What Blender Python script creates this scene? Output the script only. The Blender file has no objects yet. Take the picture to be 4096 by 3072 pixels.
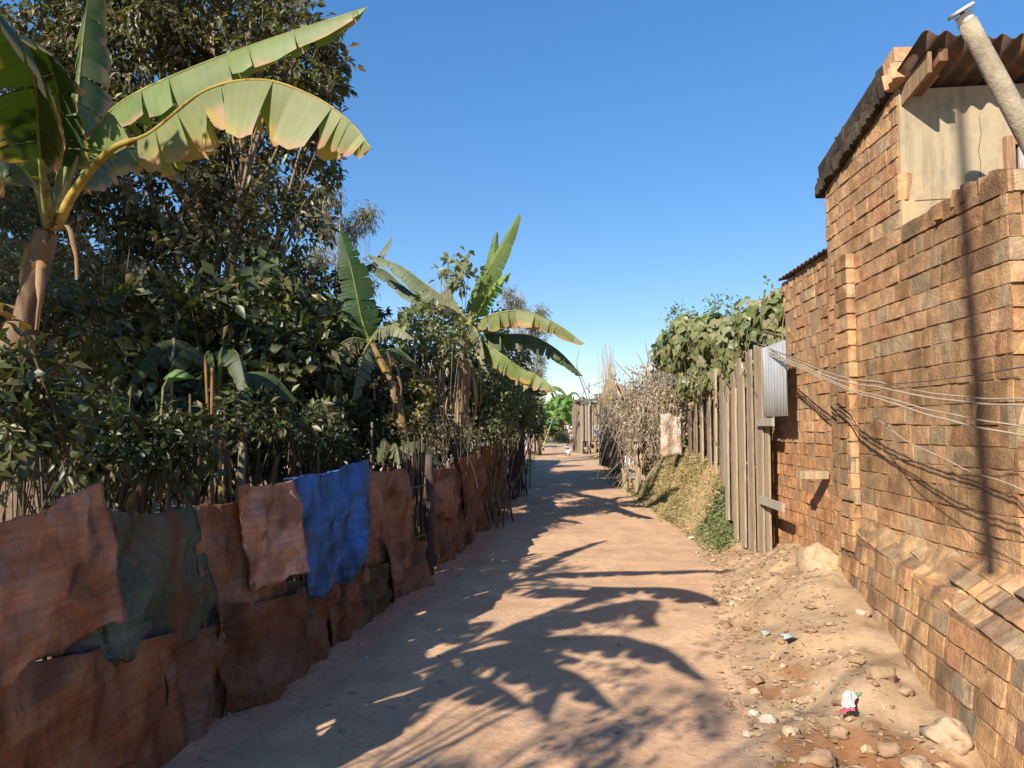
import bpy, math, random
import numpy as np
from mathutils import Vector
# ------------------------------------------------------------------ camera, light
sc = bpy.context.scene
COL = sc.collection
F = 740.0; PITCH = math.atan(42/740); CH = 1.6
cam = bpy.data.cameras.new('camera'); co = bpy.data.objects.new('camera', cam); COL.objects.link(co)
co.location = (0, 0, CH); co.rotation_euler = (math.radians(90)+PITCH, 0, 0)
cam.sensor_fit = 'HORIZONTAL'; cam.sensor_width = 36; cam.lens = F/1024*36; cam.clip_start = .05; cam.clip_end = 3000
sc.camera = co
SUN_AZ = 35.0; SUN_EL = 33.0
w = bpy.data.worlds.new("World"); sc.world = w; w.use_nodes = True
nt = w.node_tree; bg = nt.nodes['Background']; bg.inputs[1].default_value = 0.175
sky = nt.nodes.new('ShaderNodeTexSky'); sky.sky_type = 'NISHITA'; sky.sun_disc = False
sky.sun_elevation = math.radians(SUN_EL); sky.sun_rotation = math.radians(180+SUN_AZ)
sky.altitude = 1250; sky.air_density = 1.1; sky.dust_density = 0.15; sky.ozone_density = 3.0
hs = nt.nodes.new('ShaderNodeHueSaturation'); hs.inputs['Saturation'].default_value = 1.62; hs.inputs['Hue'].default_value = .509
gm = nt.nodes.new('ShaderNodeGamma'); gm.inputs[1].default_value = .62; nt.links.new(sky.outputs[0], gm.inputs[0])
nt.links.new(gm.outputs[0], hs.inputs['Color']); nt.links.new(hs.outputs[0], bg.inputs[0])
sl = bpy.data.lights.new('sun', 'SUN'); sl.energy = 5.0; sl.angle = math.radians(.55); sl.color = (1, .90, .74)
so = bpy.data.objects.new('sun', sl); COL.objects.link(so)
_a, _e = math.radians(SUN_AZ), math.radians(SUN_EL)
SDIR = Vector((math.sin(_a)*math.cos(_e), math.cos(_a)*math.cos(_e), -math.sin(_e)))
so.rotation_euler = SDIR.to_track_quat('-Z', 'Y').to_euler()
sc.view_settings.view_transform = 'Standard'; sc.view_settings.look = 'None'
sc.view_settings.exposure = 0.9; sc.view_settings.gamma = 1; sc.view_settings.use_curve_mapping = False
sc.render.resolution_x = 1024; sc.render.resolution_y = 768
# ------------------------------------------------------------------ helpers
R = random.Random(7); NR = np.random.RandomState(11)
def V(*a): return np.array(a, float)
def unit(v):
    v = np.asarray(v, float); return v/(np.linalg.norm(v)+1e-9)
CP, SP = math.cos(PITCH), math.sin(PITCH)
def ray(px, py):
    a, b = (px-512)/F, (384-py)/F
    return V(a, CP-b*SP, SP+b*CP)
def P(px, py, Y):
    r = ray(px, py); return V(0, 0, CH)+r*(Y/r[1])
def G(px, py, z=0):
    r = ray(px, py); return V(0, 0, CH)+r*((z-CH)/r[2])
FY = [-6, -3, 0, 2.5, 3.64, 4.0, 4.64, 5.8, 6.8, 7.8, 9, 10.4, 13, 18.6, 27.5, 40, 60]
FX = [-2.1, -1.95, -1.85, -1.80, -1.73, -1.66, -1.47, -1.29, -1.12, -.92, -.78, -.68, -.42, -.16, .37, 1.0, 1.9]
def fx(y): return np.interp(y, FY, FX)
def fence_pt(px, py, off=0.0):
    r = ray(px, py); k = r[0]/r[1]
    lo, hi = 1.2, 45.0
    for _ in range(50):
        m = (lo+hi)/2
        if k*m < fx(m)+off: lo = m
        else: hi = m
    # for k increasing with distance: k*Y - fx(Y) changes sign once from + to - ; handle both
    ys = np.linspace(1.5, 45, 1200); d = k*ys-(fx(ys)+off)
    s = np.where(np.sign(d[:-1]) != np.sign(d[1:]))[0]
    y = ys[s[0]] if len(s) else ys[np.argmin(abs(d))]
    p = V(0, 0, CH)+r*(y/r[1]); return p
def _hash(ix, iy, iz):
    n = (ix*73856093) ^ (iy*19349663) ^ (iz*83492791)
    n = (n ^ (n >> 13))*1274126177 & 0x7fffffff
    return ((n ^ (n >> 16)) & 0xffff)/65535.0
def _h1(x, y, z):
    n = (x*73856093) ^ (y*19349663) ^ (z*83492791)
    n = (n ^ (n >> 13))*1274126177 & 0x7fffffff
    return ((n ^ (n >> 16)) & 0xffff)/65535.0
def noise1(x, y, z):
    x += 100.; y += 100.; z += 100.; i, j, k = math.floor(x), math.floor(y), math.floor(z); f, g, h = x-i, y-j, z-k
    f = f*f*(3-2*f); g = g*g*(3-2*g); h = h*h*(3-2*h)
    a = (_h1(i, j, k)*(1-f)+_h1(i+1, j, k)*f)*(1-g)+(_h1(i, j+1, k)*(1-f)+_h1(i+1, j+1, k)*f)*g
    b = (_h1(i, j, k+1)*(1-f)+_h1(i+1, j, k+1)*f)*(1-g)+(_h1(i, j+1, k+1)*(1-f)+_h1(i+1, j+1, k+1)*f)*g
    return (a*(1-h)+b*h)*2-1
def noise(p, s=1.0):
    if np.ndim(p) == 1: return noise1(float(p[0])*s, float(p[1])*s, float(p[2])*s)
    p = np.asarray(p, float)*s+100.0; i = np.floor(p).astype(np.int64); f = p-i; f = f*f*(3-2*f)
    r = 0
    for dx in (0, 1):
        for dy in (0, 1):
            for dz in (0, 1):
                wgt = (f[..., 0] if dx else 1-f[..., 0])*(f[..., 1] if dy else 1-f[..., 1])*(f[..., 2] if dz else 1-f[..., 2])
                r = r+wgt*_hash(i[..., 0]+dx, i[..., 1]+dy, i[..., 2]+dz)
    return r*2-1
def fbm(p, s=1.0, o=3):
    return sum(noise(p, s*2**k)*.5**k for k in range(o))
def sstep(t): t = np.clip(t, 0, 1); return t*t*(3-2*t)
# ---- scene objects
def tag(o, label=None, cat=None, group=None, kind=None):
    if label: o['label'] = label
    if cat: o['category'] = cat
    if group: o['group'] = group
    if kind: o['kind'] = kind
    return o
def thing(name, label, cat, loc=(0, 0, 0), group=None):
    o = bpy.data.objects.new(name, None); COL.objects.link(o); o.location = [float(c) for c in loc]; o.empty_display_size = .1
    return tag(o, label, cat, group)
def mesh(name, verts, faces, mat, parent=None, col=None, smooth=False, fcol=None):
    me = bpy.data.meshes.new(name)
    verts = np.asarray(verts, float).reshape(-1, 3)
    if parent is not None: verts = verts-np.array(parent_world(parent))
    if isinstance(faces, np.ndarray):
        n, k = faces.shape
        me.vertices.add(len(verts)); me.vertices.foreach_set('co', verts.ravel())
        me.loops.add(n*k); me.loops.foreach_set('vertex_index', faces.astype(np.int32).ravel())
        me.polygons.add(n); me.polygons.foreach_set('loop_start', np.arange(0, n*k, k, dtype=np.int32))
        me.polygons.foreach_set('loop_total', np.full(n, k, dtype=np.int32)); me.update(calc_edges=True)
    else:
        me.from_pydata([tuple(v) for v in verts], [], [tuple(int(i) for i in f) for f in faces])
    if col is not None:
        a = me.color_attributes.new('Col', 'FLOAT_COLOR', 'POINT'); c = np.ones((len(verts), 4)); c[:, :3] = np.asarray(col).reshape(-1, 3)
        a.data.foreach_set('color', c.ravel())
    if smooth: me.polygons.foreach_set('use_smooth', [True]*len(me.polygons))
    me.materials.append(mat); me.validate(); me.update()
    o = bpy.data.objects.new(name, me); COL.objects.link(o)
    if parent is not None: o.parent = parent
    return o
def parent_world(o):
    l = np.zeros(3)
    while o is not None: l = l+np.array(o.location); o = o.parent
    return l
class MB:
    def __init__(s): s.v = []; s.f = []; s.c = []; s.n = 0
    def add(s, v, f, c=None):
        v = np.asarray(v, float).reshape(-1, 3); s.v.append(v); s.f += [tuple(int(i)+s.n for i in q) for q in f]
        cc = np.ones((len(v), 3))*.5 if c is None else np.broadcast_to(np.asarray(c, float), (len(v), 3)); s.c.append(cc); s.n += len(v)
    def build(s, name, mat, parent=None, smooth=False):
        return mesh(name, np.concatenate(s.v), s.f, mat, parent, np.concatenate(s.c), smooth)
def tube(mb, pts, r, n=6, c=None, cap=True, jit=0):
    pts = np.asarray(pts, float); m = len(pts); r = np.broadcast_to(np.asarray(r, float), (m,))
    t = np.gradient(pts, axis=0); vs = []
    ref = V(0, 0, 1) if abs(unit(t[0])[2]) < .9 else V(1, 0, 0)
    for i in range(m):
        d = unit(t[i]); a = unit(np.cross(d, ref)); b = np.cross(d, a); ref = np.cross(a, d)
        for k in range(n):
            th = 2*math.pi*k/n; rr = r[i]*(1+jit*R.uniform(-1, 1)); vs.append(pts[i]+(a*math.cos(th)+b*math.sin(th))*rr)
    fs = [(i*n+k, i*n+(k+1) % n, (i+1)*n+(k+1) % n, (i+1)*n+k) for i in range(m-1) for k in range(n)]
    if cap: fs += [tuple(range(n))[::-1], tuple((m-1)*n+k for k in range(n))]
    mb.add(vs, fs, c)
def box(mb, O, u, v, n, c=None):   # corner O, edge vectors
    O, u, v, n = map(lambda q: np.asarray(q, float), (O, u, v, n))
    vs = [O, O+u, O+u+v, O+v, O+n, O+u+n, O+u+v+n, O+v+n]
    mb.add(vs, [(0, 3, 2, 1), (4, 5, 6, 7), (0, 1, 5, 4), (1, 2, 6, 5), (2, 3, 7, 6), (3, 0, 4, 7)], c)
def crom(pts, n):
    pts = [np.asarray(p, float) for p in pts]
    if len(pts) == 2: return np.array([pts[0]+(pts[1]-pts[0])*t for t in np.linspace(0, 1, n)])
    p = [2*pts[0]-pts[1]]+pts+[2*pts[-1]-pts[-2]]; m = len(pts)-1; out = []
    for t in np.linspace(0, m, n):
        i = min(int(t), m-1); f = t-i; a, b, c, d = p[i:i+4]
        out.append(.5*((2*b)+(c-a)*f+(2*a-5*b+4*c-d)*f*f+(3*b-a-3*c+d)*f**3))
    return np.array(out)
# ---- materials
def newmat(name):
    m = bpy.data.materials.new(name); m.use_nodes = True; t = m.node_tree; b = t.nodes['Principled BSDF']; return m, t, b
def N(t, typ, **k):
    n = t.nodes.new(typ)
    for a, v in k.items():
        if a.startswith('i_'): n.inputs[a[2:].replace('_', ' ')].default_value = v
        else: setattr(n, a, v)
    return n
def coords(t, scale=(1, 1, 1), loc=(0, 0, 0)):
    g = N(t, 'ShaderNodeNewGeometry'); mp = N(t, 'ShaderNodeMapping'); mp.inputs['Scale'].default_value = scale; mp.inputs['Location'].default_value = loc
    t.links.new(g.outputs['Position'], mp.inputs['Vector']); return mp.outputs[0]
def mixc(t, fac, a, b, mode='MIX'):
    n = N(t, 'ShaderNodeMix', data_type='RGBA', blend_type=mode)
    for s, x in ((0, fac), (6, a), (7, b)):
        if isinstance(x, (int, float)): n.inputs[s].default_value = x
        elif isinstance(x, tuple): n.inputs[s].default_value = (*x, 1) if len(x) == 3 else x
        else: t.links.new(x, n.inputs[s])
    return n.outputs[2]
def noisen(t, vec, scale, detail=4, rough=.55, lo=.35, hi=.65):
    n = N(t, 'ShaderNodeTexNoise'); n.inputs['Scale'].default_value = scale; n.inputs['Detail'].default_value = detail; n.inputs['Roughness'].default_value = rough
    t.links.new(vec, n.inputs['Vector']); r = N(t, 'ShaderNodeMapRange'); r.inputs[1].default_value = lo; r.inputs[2].default_value = hi
    t.links.new(n.outputs[0], r.inputs[0]); return r.outputs[0]
def bump(t, b, h, strength=.4, dist=.01, prev=None):
    n = N(t, 'ShaderNodeBump'); n.inputs['Strength'].default_value = strength; n.inputs['Distance'].default_value = dist
    t.links.new(h, n.inputs['Height'])
    if prev is not None: t.links.new(prev, n.inputs['Normal'])
    t.links.new(n.outputs[0], b.inputs['Normal']); return n.outputs[0]
def surf(name, c1, c2, scale=3, c3=None, s3=15, rough=.9, bs=30, bstr=.5, bd=.01, stretch=(1, 1, 1), attr=False, spec=.2, metal=0):
    m, t, b = newmat(name); v = coords(t, stretch)
    f = noisen(t, v, scale); c = mixc(t, f, c1, c2)
    if c3 is not None: c = mixc(t, noisen(t, v, s3, 5, .6, .48, .68), c, c3)
    if attr:
        at = N(t, 'ShaderNodeAttribute', attribute_name='Col'); c = mixc(t, 1.0, at.outputs[0], c, 'MULTIPLY')
    t.links.new(c, b.inputs['Base Color']); b.inputs['Roughness'].default_value = rough; b.inputs['Specular IOR Level'].default_value = spec; b.inputs['Metallic'].default_value = metal
    if bstr: bump(t, b, noisen(t, v, bs, 6, .65, .2, .8), bstr, bd)
    return m
def leafmat(name, trans=.3, rough=.42, dust=.25, spec=.5, dustc=(.33, .29, .20)):
    m, t, b = newmat(name); at = N(t, 'ShaderNodeAttribute', attribute_name='Col'); v = coords(t)
    c = mixc(t, noisen(t, v, 9, 3), at.outputs[0], mixc(t, dust, at.outputs[0], dustc))
    t.links.new(c, b.inputs['Base Color']); b.inputs['Roughness'].default_value = rough; b.inputs['Specular IOR Level'].default_value = spec
    tr = N(t, 'ShaderNodeBsdfTranslucent'); t.links.new(mixc(t, 1.0, at.outputs[0], (1.5, 1.75, .5), 'MULTIPLY'), tr.inputs[0])
    mx = N(t, 'ShaderNodeMixShader'); mx.inputs[0].default_value = trans
    t.links.new(b.outputs[0], mx.inputs[1]); t.links.new(tr.outputs[0], mx.inputs[2])
    t.links.new(mx.outputs[0], t.nodes['Material Output'].inputs[0]); return m
M = {}
M['leaf'] = leafmat('leaf'); M['banana'] = leafmat('banana_leaf', .30, .5, .18, .3)
M['banana_dark'] = leafmat('shaded_banana_leaf', .22, .5, .06, .3); M['leafdark'] = leafmat('shade_leaf', .2, .45, .10); M['dry'] = leafmat('dry_leaf', .2, .8, .3, .1)  # darker leaf copies for shaded plants, the shade put into their colour
M['bark'] = surf('bark', (.16, .115, .08), (.26, .2, .14), 6, (.08, .06, .045), 20, bs=40, stretch=(1, 1, .25), bstr=.8)
M['stick'] = surf('stick', (.62, .62, .62), (1, 1, 1), 8, (.45, .42, .4), 25, stretch=(1, 1, .2), attr=True, bstr=.5)
M['stem'] = surf('banana_stem', (.55, .6, .5), (1, 1, 1), 6, (.35, .25, .18), 12, stretch=(1, 1, .15), attr=True, rough=.7, bs=30, bstr=.7)
M['plank'] = surf('weathered_plank', (.75, .75, .75), (1, 1, 1), 5, (.5, .47, .43), 18, stretch=(6, 6, .35), attr=True, bs=14, bstr=.6)
M['brick'] = surf('mud_brick', (.74, .71, .67), (1.14, 1.10, 1.04), 14, (.55, .5, .46), 4, attr=True, bs=55, bstr=.7, bd=.012)
M['mortar'] = surf('mud_mortar', (.34, .215, .12), (.26, .165, .095), 7, bs=40)
M['stone'] = surf('stone', (.7, .68, .64), (1, 1, 1), 12, attr=True, bs=40, bstr=.6)
M['ground'] = surf('earth', (.84, .83, .82), (1.08, 1.07, 1.06), 2.2, (.80, .76, .70), 20, attr=True, bs=26, bstr=.35, bd=.02, rough=.95, spec=.1)
M['roof'] = surf('rusty_sheet', (.11, .085, .07), (.07, .055, .05), 3, (.2, .1, .06), 9, rough=.6, bs=12, bstr=.2, metal=.2)
M['wire'] = surf('cable_sheath', (.36, .29, .22), (.44, .35, .26), 4, rough=.6, bstr=0)
M['wire_dark'] = surf('dark_cable', (.06, .055, .06), (.1, .09, .09), 4, rough=.5, bstr=0)
M['paint'] = surf('plain', (.92, .92, .92), (1, 1, 1), 8, attr=True, bs=20, bstr=.15, rough=.75)
def zinc():
    m, t, b = newmat('zinc_sheet'); v = coords(t)
    c = mixc(t, noisen(t, v, 2.5), (.36, .38, .40), (.46, .48, .5)); c = mixc(t, noisen(t, v, 8, 5, .6, .55, .75), c, (.33, .27, .22))
    t.links.new(c, b.inputs['Base Color']); b.inputs['Metallic'].default_value = .35; b.inputs['Roughness'].default_value = .5; return m
M['zinc'] = zinc()
def cloth_mat():
    m, t, b = newmat('woven_cloth'); at = N(t, 'ShaderNodeAttribute', attribute_name='Col'); v = coords(t)
    dirt = mixc(t, noisen(t, v, 4, 5, .6, .38, .62), (1, 1, 1), (.80, .62, .48)); c = mixc(t, 1.0, at.outputs[0], dirt, 'MULTIPLY')
    d2 = mixc(t, noisen(t, coords(t, (1, 1, .35), (3, 1, 2)), 7, 5, .6, .5, .7), (1, 1, 1), (.55, .5, .48)); c = mixc(t, 1.0, c, d2, 'MULTIPLY')
    c = mixc(t, 1.0, c, mixc(t, noisen(t, coords(t, (1, .5, 9)), 5, 4, .6, .42, .62), (1.12, 1.1, 1.08), (.90, .87, .85)), 'MULTIPLY'); c = mixc(t, noisen(t, coords(t, (1, 1, 1), (5, 2, 7)), 2.6, 5, .65, .58, .85), c, (.20, .14, .105))
    t.links.new(c, b.inputs['Base Color']); b.inputs['Roughness'].default_value = .8; b.inputs['Specular IOR Level'].default_value = .15
    w1 = N(t, 'ShaderNodeTexWave', wave_type='BANDS', bands_direction='Z'); w1.inputs['Scale'].default_value = 110; w1.inputs['Distortion'].default_value = 1.5; t.links.new(v, w1.inputs[0])
    w2 = N(t, 'ShaderNodeTexWave', wave_type='BANDS', bands_direction='Y'); w2.inputs['Scale'].default_value = 90; w2.inputs['Distortion'].default_value = 1.5; t.links.new(v, w2.inputs[0])
    ad = N(t, 'ShaderNodeMath', operation='ADD'); t.links.new(w1.outputs[1], ad.inputs[0]); t.links.new(w2.outputs[1], ad.inputs[1])
    p = bump(t, b, ad.outputs[0], .25, .003); bump(t, b, noisen(t, coords(t, (1, 1, .45)), 11, 6, .6, .2, .8), .8, .05, p)
    w3 = N(t, 'ShaderNodeTexWave', wave_type='BANDS', bands_direction='DIAGONAL'); w3.inputs['Scale'].default_value = 1.6; w3.inputs['Distortion'].default_value = 9; w3.inputs['Detail'].default_value = 3; w3.inputs['Detail Scale'].default_value = 1.4; t.links.new(v, w3.inputs[0]); q_ = b.inputs['Normal'].links[0].from_socket; bump(t, b, w3.outputs[1], .55, .025, q_)
    tr = N(t, 'ShaderNodeBsdfTranslucent'); t.links.new(c, tr.inputs[0]); mx = N(t, 'ShaderNodeMixShader'); mx.inputs[0].default_value = .2
    t.links.new(b.outputs[0], mx.inputs[1]); t.links.new(tr.outputs[0], mx.inputs[2]); t.links.new(mx.outputs[0], t.nodes['Material Output'].inputs[0])
    return m
M['cloth'] = cloth_mat()
def stucco():
    m, t, b = newmat('stucco'); g = N(t, 'ShaderNodeNewGeometry'); sx = N(t, 'ShaderNodeSeparateXYZ'); t.links.new(g.outputs['Position'], sx.inputs[0]); v = coords(t)
    nz = noisen(t, v, 2, 4, .5, 0, 1); ad = N(t, 'ShaderNodeMath', operation='MULTIPLY_ADD'); ad.inputs[1].default_value = .5; t.links.new(nz, ad.inputs[0]); t.links.new(sx.outputs[2], ad.inputs[2])
    r = N(t, 'ShaderNodeMapRange'); r.inputs[1].default_value = 3.1; r.inputs[2].default_value = 3.65; t.links.new(ad.outputs[0], r.inputs[0])
    c = mixc(t, r.outputs[0], (.48, .32, .17), (.35, .285, .185)); c = mixc(t, noisen(t, v, 7, 5, .6, .5, .75), c, (.22, .19, .14)); c = mixc(t, noisen(t, coords(t, (5, 5, .5)), 3, 5, .6, .5, .75), c, (.20, .16, .11))
    t.links.new(c, b.inputs['Base Color']); b.inputs['Roughness'].default_value = .9; bump(t, b, noisen(t, v, 20, 6, .6, .2, .8), .3, .01); return m
M['stucco'] = stucco()
# ------------------------------------------------------------------ terrain
XEY = [0, 4, 5, 6, 8, 10.1, 11.4, 14, 16.9, 18.8, 28.9, 34.8, 45, 60]
XEX = [1.25, 1.3, 1.5, 1.75, 2.25, 2.55, 2.6, 2.68, 2.8, 2.82, 3.6, 4.0, 4.2, 6]
HBY = [0, 3.5, 5, 6.2, 8.4, 9.5, 10.3, 10.8, 12, 15, 18, 22, 30, 40, 50]
HBV = [0, 0, .22, .42, .34, .18, .62, 1.0, 1.1, 1.12, .85, .55, .4, .15, 0]
def H(x, y):
    x = np.asarray(x, float); y = np.asarray(y, float); x, y = np.broadcast_arrays(x, y)
    xe = np.interp(y, YG(XEY), XEX); hb = np.interp(y, HBY, HBV); wd = np.interp(y, [0, 9.5, 10.8, 60], [.85, .85, .62, .8])
    h = hb*sstep((x-xe)/wd)
    p = np.stack([x, y, x*0], -1)
    rough = sstep((x-xe+.2)/.5)*np.where(y < 60, 1, 0)
    h = h+fbm(p, .5, 2)*.03+fbm(p, 3.5, 3)*(.006+.042*rough)*np.where(y < 40, 1, 0)
    lv = sstep((fx(y)+.35-x)/.4); h = h+lv*(.05+fbm(p, 5, 2)*.02)
    return h
def YG(a): return a
def ground_colors(x, y):
    p = np.stack([x, y, x*0], -1); n = len(x.ravel())
    xe = np.interp(y, XEY, XEX)
    base = np.array([.54, .355, .225]); c = np.broadcast_to(base, p.shape).copy()
    def mix(f, col):
        nonlocal c; f = np.clip(f, 0, 1)[..., None]; c = c*(1-f)+np.array(col)*f
    mix(sstep(fbm(p, .9, 3)*1.2+.35)*.5, (.50, .31, .20))
    mix(sstep(fbm(p*np.array([2.2, .35, 1]), 1.6, 3)*1.4-.1)*.35, (.42, .27, .18)); mix(sstep(fbm(p, 6, 2)*2-.9)*.3, (.66, .50, .36))
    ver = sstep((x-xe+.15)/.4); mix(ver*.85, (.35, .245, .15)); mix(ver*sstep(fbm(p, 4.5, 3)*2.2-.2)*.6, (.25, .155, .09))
    mix(ver*sstep(fbm(p, 2.3, 3)*2+.2)*.6, (.39, .285, .185))
    for cx, cy, rr in [(1.52, 4.62, .16), (1.66, 4.5, .1), (1.75, 4.72, .09), (1.55, 3.65, .30), (1.85, 3.75, .22), (1.3, 3.4, .2), (1.95, 3.5, .22), (1.72, 5.75, .07)]:
        d = np.hypot((x-cx), (y-cy)*.9)+fbm(p, 5, 3)*.07
        mix(sstep((rr-d)/.05)*.85, (.25, .125, .06))
    lf = sstep((fx(y)+.55-x)/.35); mix(lf*.9, (.43, .235, .155))  # reddish laterite along the fence, reddened further to warm its shade
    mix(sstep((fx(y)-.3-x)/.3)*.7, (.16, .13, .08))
    bank = sstep((y-9.8)/.6)*sstep((x-xe-.02)/.15)*np.where(y < 45, 1, 0); mix(bank*.85, (.40, .29, .15)); mix(bank*sstep(fbm(p, 3, 3)*2)*.5, (.2, .2, .09))
    far = sstep((y-50)/20); mix(far, (.36, .30, .17))
    return c
def grid_ground(name, xs, ys, zoff=0, label=None):
    X, Y = np.meshgrid(xs, ys); Z = H(X, Y)+zoff; nx, ny = len(xs), len(ys)
    v = np.stack([X, Y, Z], -1).reshape(-1, 3); i = np.arange(nx*ny).reshape(ny, nx)
    f = np.stack([i[:-1, :-1], i[:-1, 1:], i[1:, 1:], i[1:, :-1]], -1).reshape(-1, 4)
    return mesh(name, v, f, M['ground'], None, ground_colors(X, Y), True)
xs = np.concatenate([-np.geomspace(800, 3.2, 30), np.arange(-3, 4.2, .035), np.geomspace(4.3, 800, 32)])
ys = np.concatenate([[-300, -80, -30, -12, -6, -3, -1, 0, 1, 1.8, 2.3], np.arange(2.6, 10.5, .04), np.arange(10.5, 24, .12), np.arange(24, 60, .6), np.geomspace(60, 1800, 22)])
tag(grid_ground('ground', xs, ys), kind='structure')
# dirt road strip, 4 mm above the ground sheet
yr = np.concatenate([[-20, -6, 0, 1.5, 2.3], np.arange(2.6, 10.5, .04), np.arange(10.5, 24, .1), np.arange(24, 70, .6)])
tt = np.linspace(0, 1, 90); L_ = fx(yr)+.12; R_ = np.interp(yr, XEY, XEX)-.05
Xr = L_[:, None]+(R_-L_)[:, None]*tt[None, :]; Yr = np.broadcast_to(yr[:, None], Xr.shape); Zr = H(Xr, Yr)+.004+.0*Xr
v = np.stack([Xr, Yr, Zr], -1).reshape(-1, 3); ii = np.arange(Xr.size).reshape(Xr.shape)
f = np.stack([ii[:-1, :-1], ii[:-1, 1:], ii[1:, 1:], ii[1:, :-1]], -1).reshape(-1, 4)
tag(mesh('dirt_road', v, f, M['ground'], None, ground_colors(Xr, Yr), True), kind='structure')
# ------------------------------------------------------------------ bricks
PALT = [(.50, .305, .16), (.46, .275, .145), (.48, .295, .165), (.43, .27, .155), (.52, .325, .185), (.41, .30, .195), (.48, .265, .145)]
def brick_panel(mb, O, u, v, n, ulen, vlen, inside, h=.124, bl=.235, dep=.07, jit=.006, colf=None, gap=.005, seed=1, tilt=.012, missing=0.0, round_=.0035):
    rr = random.Random(seed); O, u, v, n = [np.asarray(q, float) for q in (O, u, v, n)]
    rows = int(math.ceil(vlen/h)); nx, ny = 5, 4
    for r in range(rows):
        a = -rr.random()*bl; v0 = r*h
        while a < ulen:
            L = bl*rr.uniform(.9, 1.06) if rr.random() < .55 else bl*.5*rr.uniform(.85, 1.15)
            a0, a1 = max(a, 0), min(a+L, ulen); a += L
            if a1-a0 < .03: continue
            uc, vc = (a0+a1)/2, v0+h/2
            if not inside(uc, vc) or rr.random() < missing: continue
            d = rr.gauss(0, jit); tl = rr.gauss(0, tilt); t2 = rr.gauss(0, tilt)
            W, Hh = a1-a0-gap*rr.uniform(.5, 1.7), h-gap*rr.uniform(.7, 1.8)
            bow = rr.uniform(-.002, .002)+.016*float(noise(V(uc*1.1, r*.35, seed)))
            gu = np.linspace(-.5, .5, nx); gv = np.linspace(-.5, .5, ny)
            gu = np.array([-.5, -.487, 0, .487, .5]); gv = np.array([-.5, -.475, .475, .5])
            U, Vv = np.meshgrid(gu, gv); e = np.maximum(abs(U), abs(Vv))*2
            corner = 1.0*(abs(U)*2 > .95)*(abs(Vv)*2 > .95)
            D = -1.0*(e > .95)*round_*rr.uniform(.6, 1.5)-corner*round_+d-Vv*Hh*.035+U*W*tl*6+Vv*Hh*t2*6
            sh = 1-corner*.03
            Pp = O+(uc+U*W*sh)[..., None]*u+(vc+Vv*Hh*sh+U*W*tl+bow)[..., None]*v
            D = D+noise(Pp, 22)*.003+noise(Pp, 60)*.002
            front = Pp+D[..., None]*n
            ring = [(0, i) for i in range(nx)]+[(j, nx-1) for j in range(1, ny)]+[(ny-1, i) for i in range(nx-2, -1, -1)]+[(j, 0) for j in range(ny-2, 0, -1)]
            fr = front.reshape(-1, 3); back = np.array([Pp[j, i]-n*dep for j, i in ring])
            fs = [(j*nx+i, j*nx+i+1, (j+1)*nx+i+1, (j+1)*nx+i) for j in range(ny-1) for i in range(nx-1)]
            k = len(ring); off = nx*ny
            fs += [(ring[q][0]*nx+ring[q][1], off+q, off+(q+1) % k, ring[(q+1) % k][0]*nx+ring[(q+1) % k][1]) for q in range(k)]
            c = np.array(PALT[rr.randrange(len(PALT))])*rr.uniform(.86, 1.04)
            if colf: c = colf(uc, vc, c, rr)
            mb.add(np.concatenate([fr, back]), fs, c)
def prism(mb, poly, O, u, v, n, depth, c=None):   # polygon (u,v) extruded along -n
    O, u, v, n = [np.asarray(q, float) for q in (O, u, v, n)]; k = len(poly)
    a = np.array([O+p[0]*u+p[1]*v for p in poly]); b = a-n*depth
    mb.add(np.concatenate([a, b]), [tuple(range(k)), tuple(range(2*k-1, k-1, -1))]+[(i, i+k, (i+1) % k+k, (i+1) % k) for i in range(k)], c)
SL = .058; UW = unit(V(SL, 1, 0)); NW = V(-UW[1], UW[0], 0); EX = V(UW[1], -UW[0], 0); UP = V(0, 0, 1)   # street wall frame: UW away from camera, NW to the road, EX into the house
X0 = 2.4
def WP(Y, z, off=0): return V(X0+SL*Y, Y, z)+NW*off
Y0, YG1, YE = 3.86, 5.07, 6.46
house = thing('brick_house', 'tall mud brick house with a stucco upper wall and leaning pipe on the right', 'house', WP(YE, 0))
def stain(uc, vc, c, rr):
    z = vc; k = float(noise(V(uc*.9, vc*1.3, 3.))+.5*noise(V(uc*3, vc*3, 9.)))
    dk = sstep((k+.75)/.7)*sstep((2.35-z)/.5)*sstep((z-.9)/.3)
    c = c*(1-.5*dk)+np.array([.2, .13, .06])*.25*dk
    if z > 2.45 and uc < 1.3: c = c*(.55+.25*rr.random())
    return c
def gable_top(u): # u measured from Y0
    Y = Y0+u*UW[1]; return 3.97-(Y-YG1)*.212
def ins_main(u, v):
    Y = Y0+u*UW[1]; z = v
    if Y > YG1: return z < gable_top(u)+.0
    return z < 2.93+.06*math.sin(u*9)
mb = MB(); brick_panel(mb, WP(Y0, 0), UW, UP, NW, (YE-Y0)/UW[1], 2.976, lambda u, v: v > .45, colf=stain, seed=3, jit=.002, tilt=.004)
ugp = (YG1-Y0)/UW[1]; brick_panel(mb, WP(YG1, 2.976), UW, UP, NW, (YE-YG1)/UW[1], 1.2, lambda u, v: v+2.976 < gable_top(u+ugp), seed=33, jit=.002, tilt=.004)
mb.build('wall', M['brick'], house)
mb = MB(); ul = (YE-Y0)/UW[1]; ug = (YG1-Y0)/UW[1]
prism(mb, [(0.02, 0), (ul-.02, 0), (ul-.02, gable_top(ul)), (ug, gable_top(ug)), (ug, 2.84), (0.02, 2.84)], WP(Y0, 0)-NW*.007, UW, UP, NW, .2)
mb.build('mortar_core', M['mortar'], house)
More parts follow.
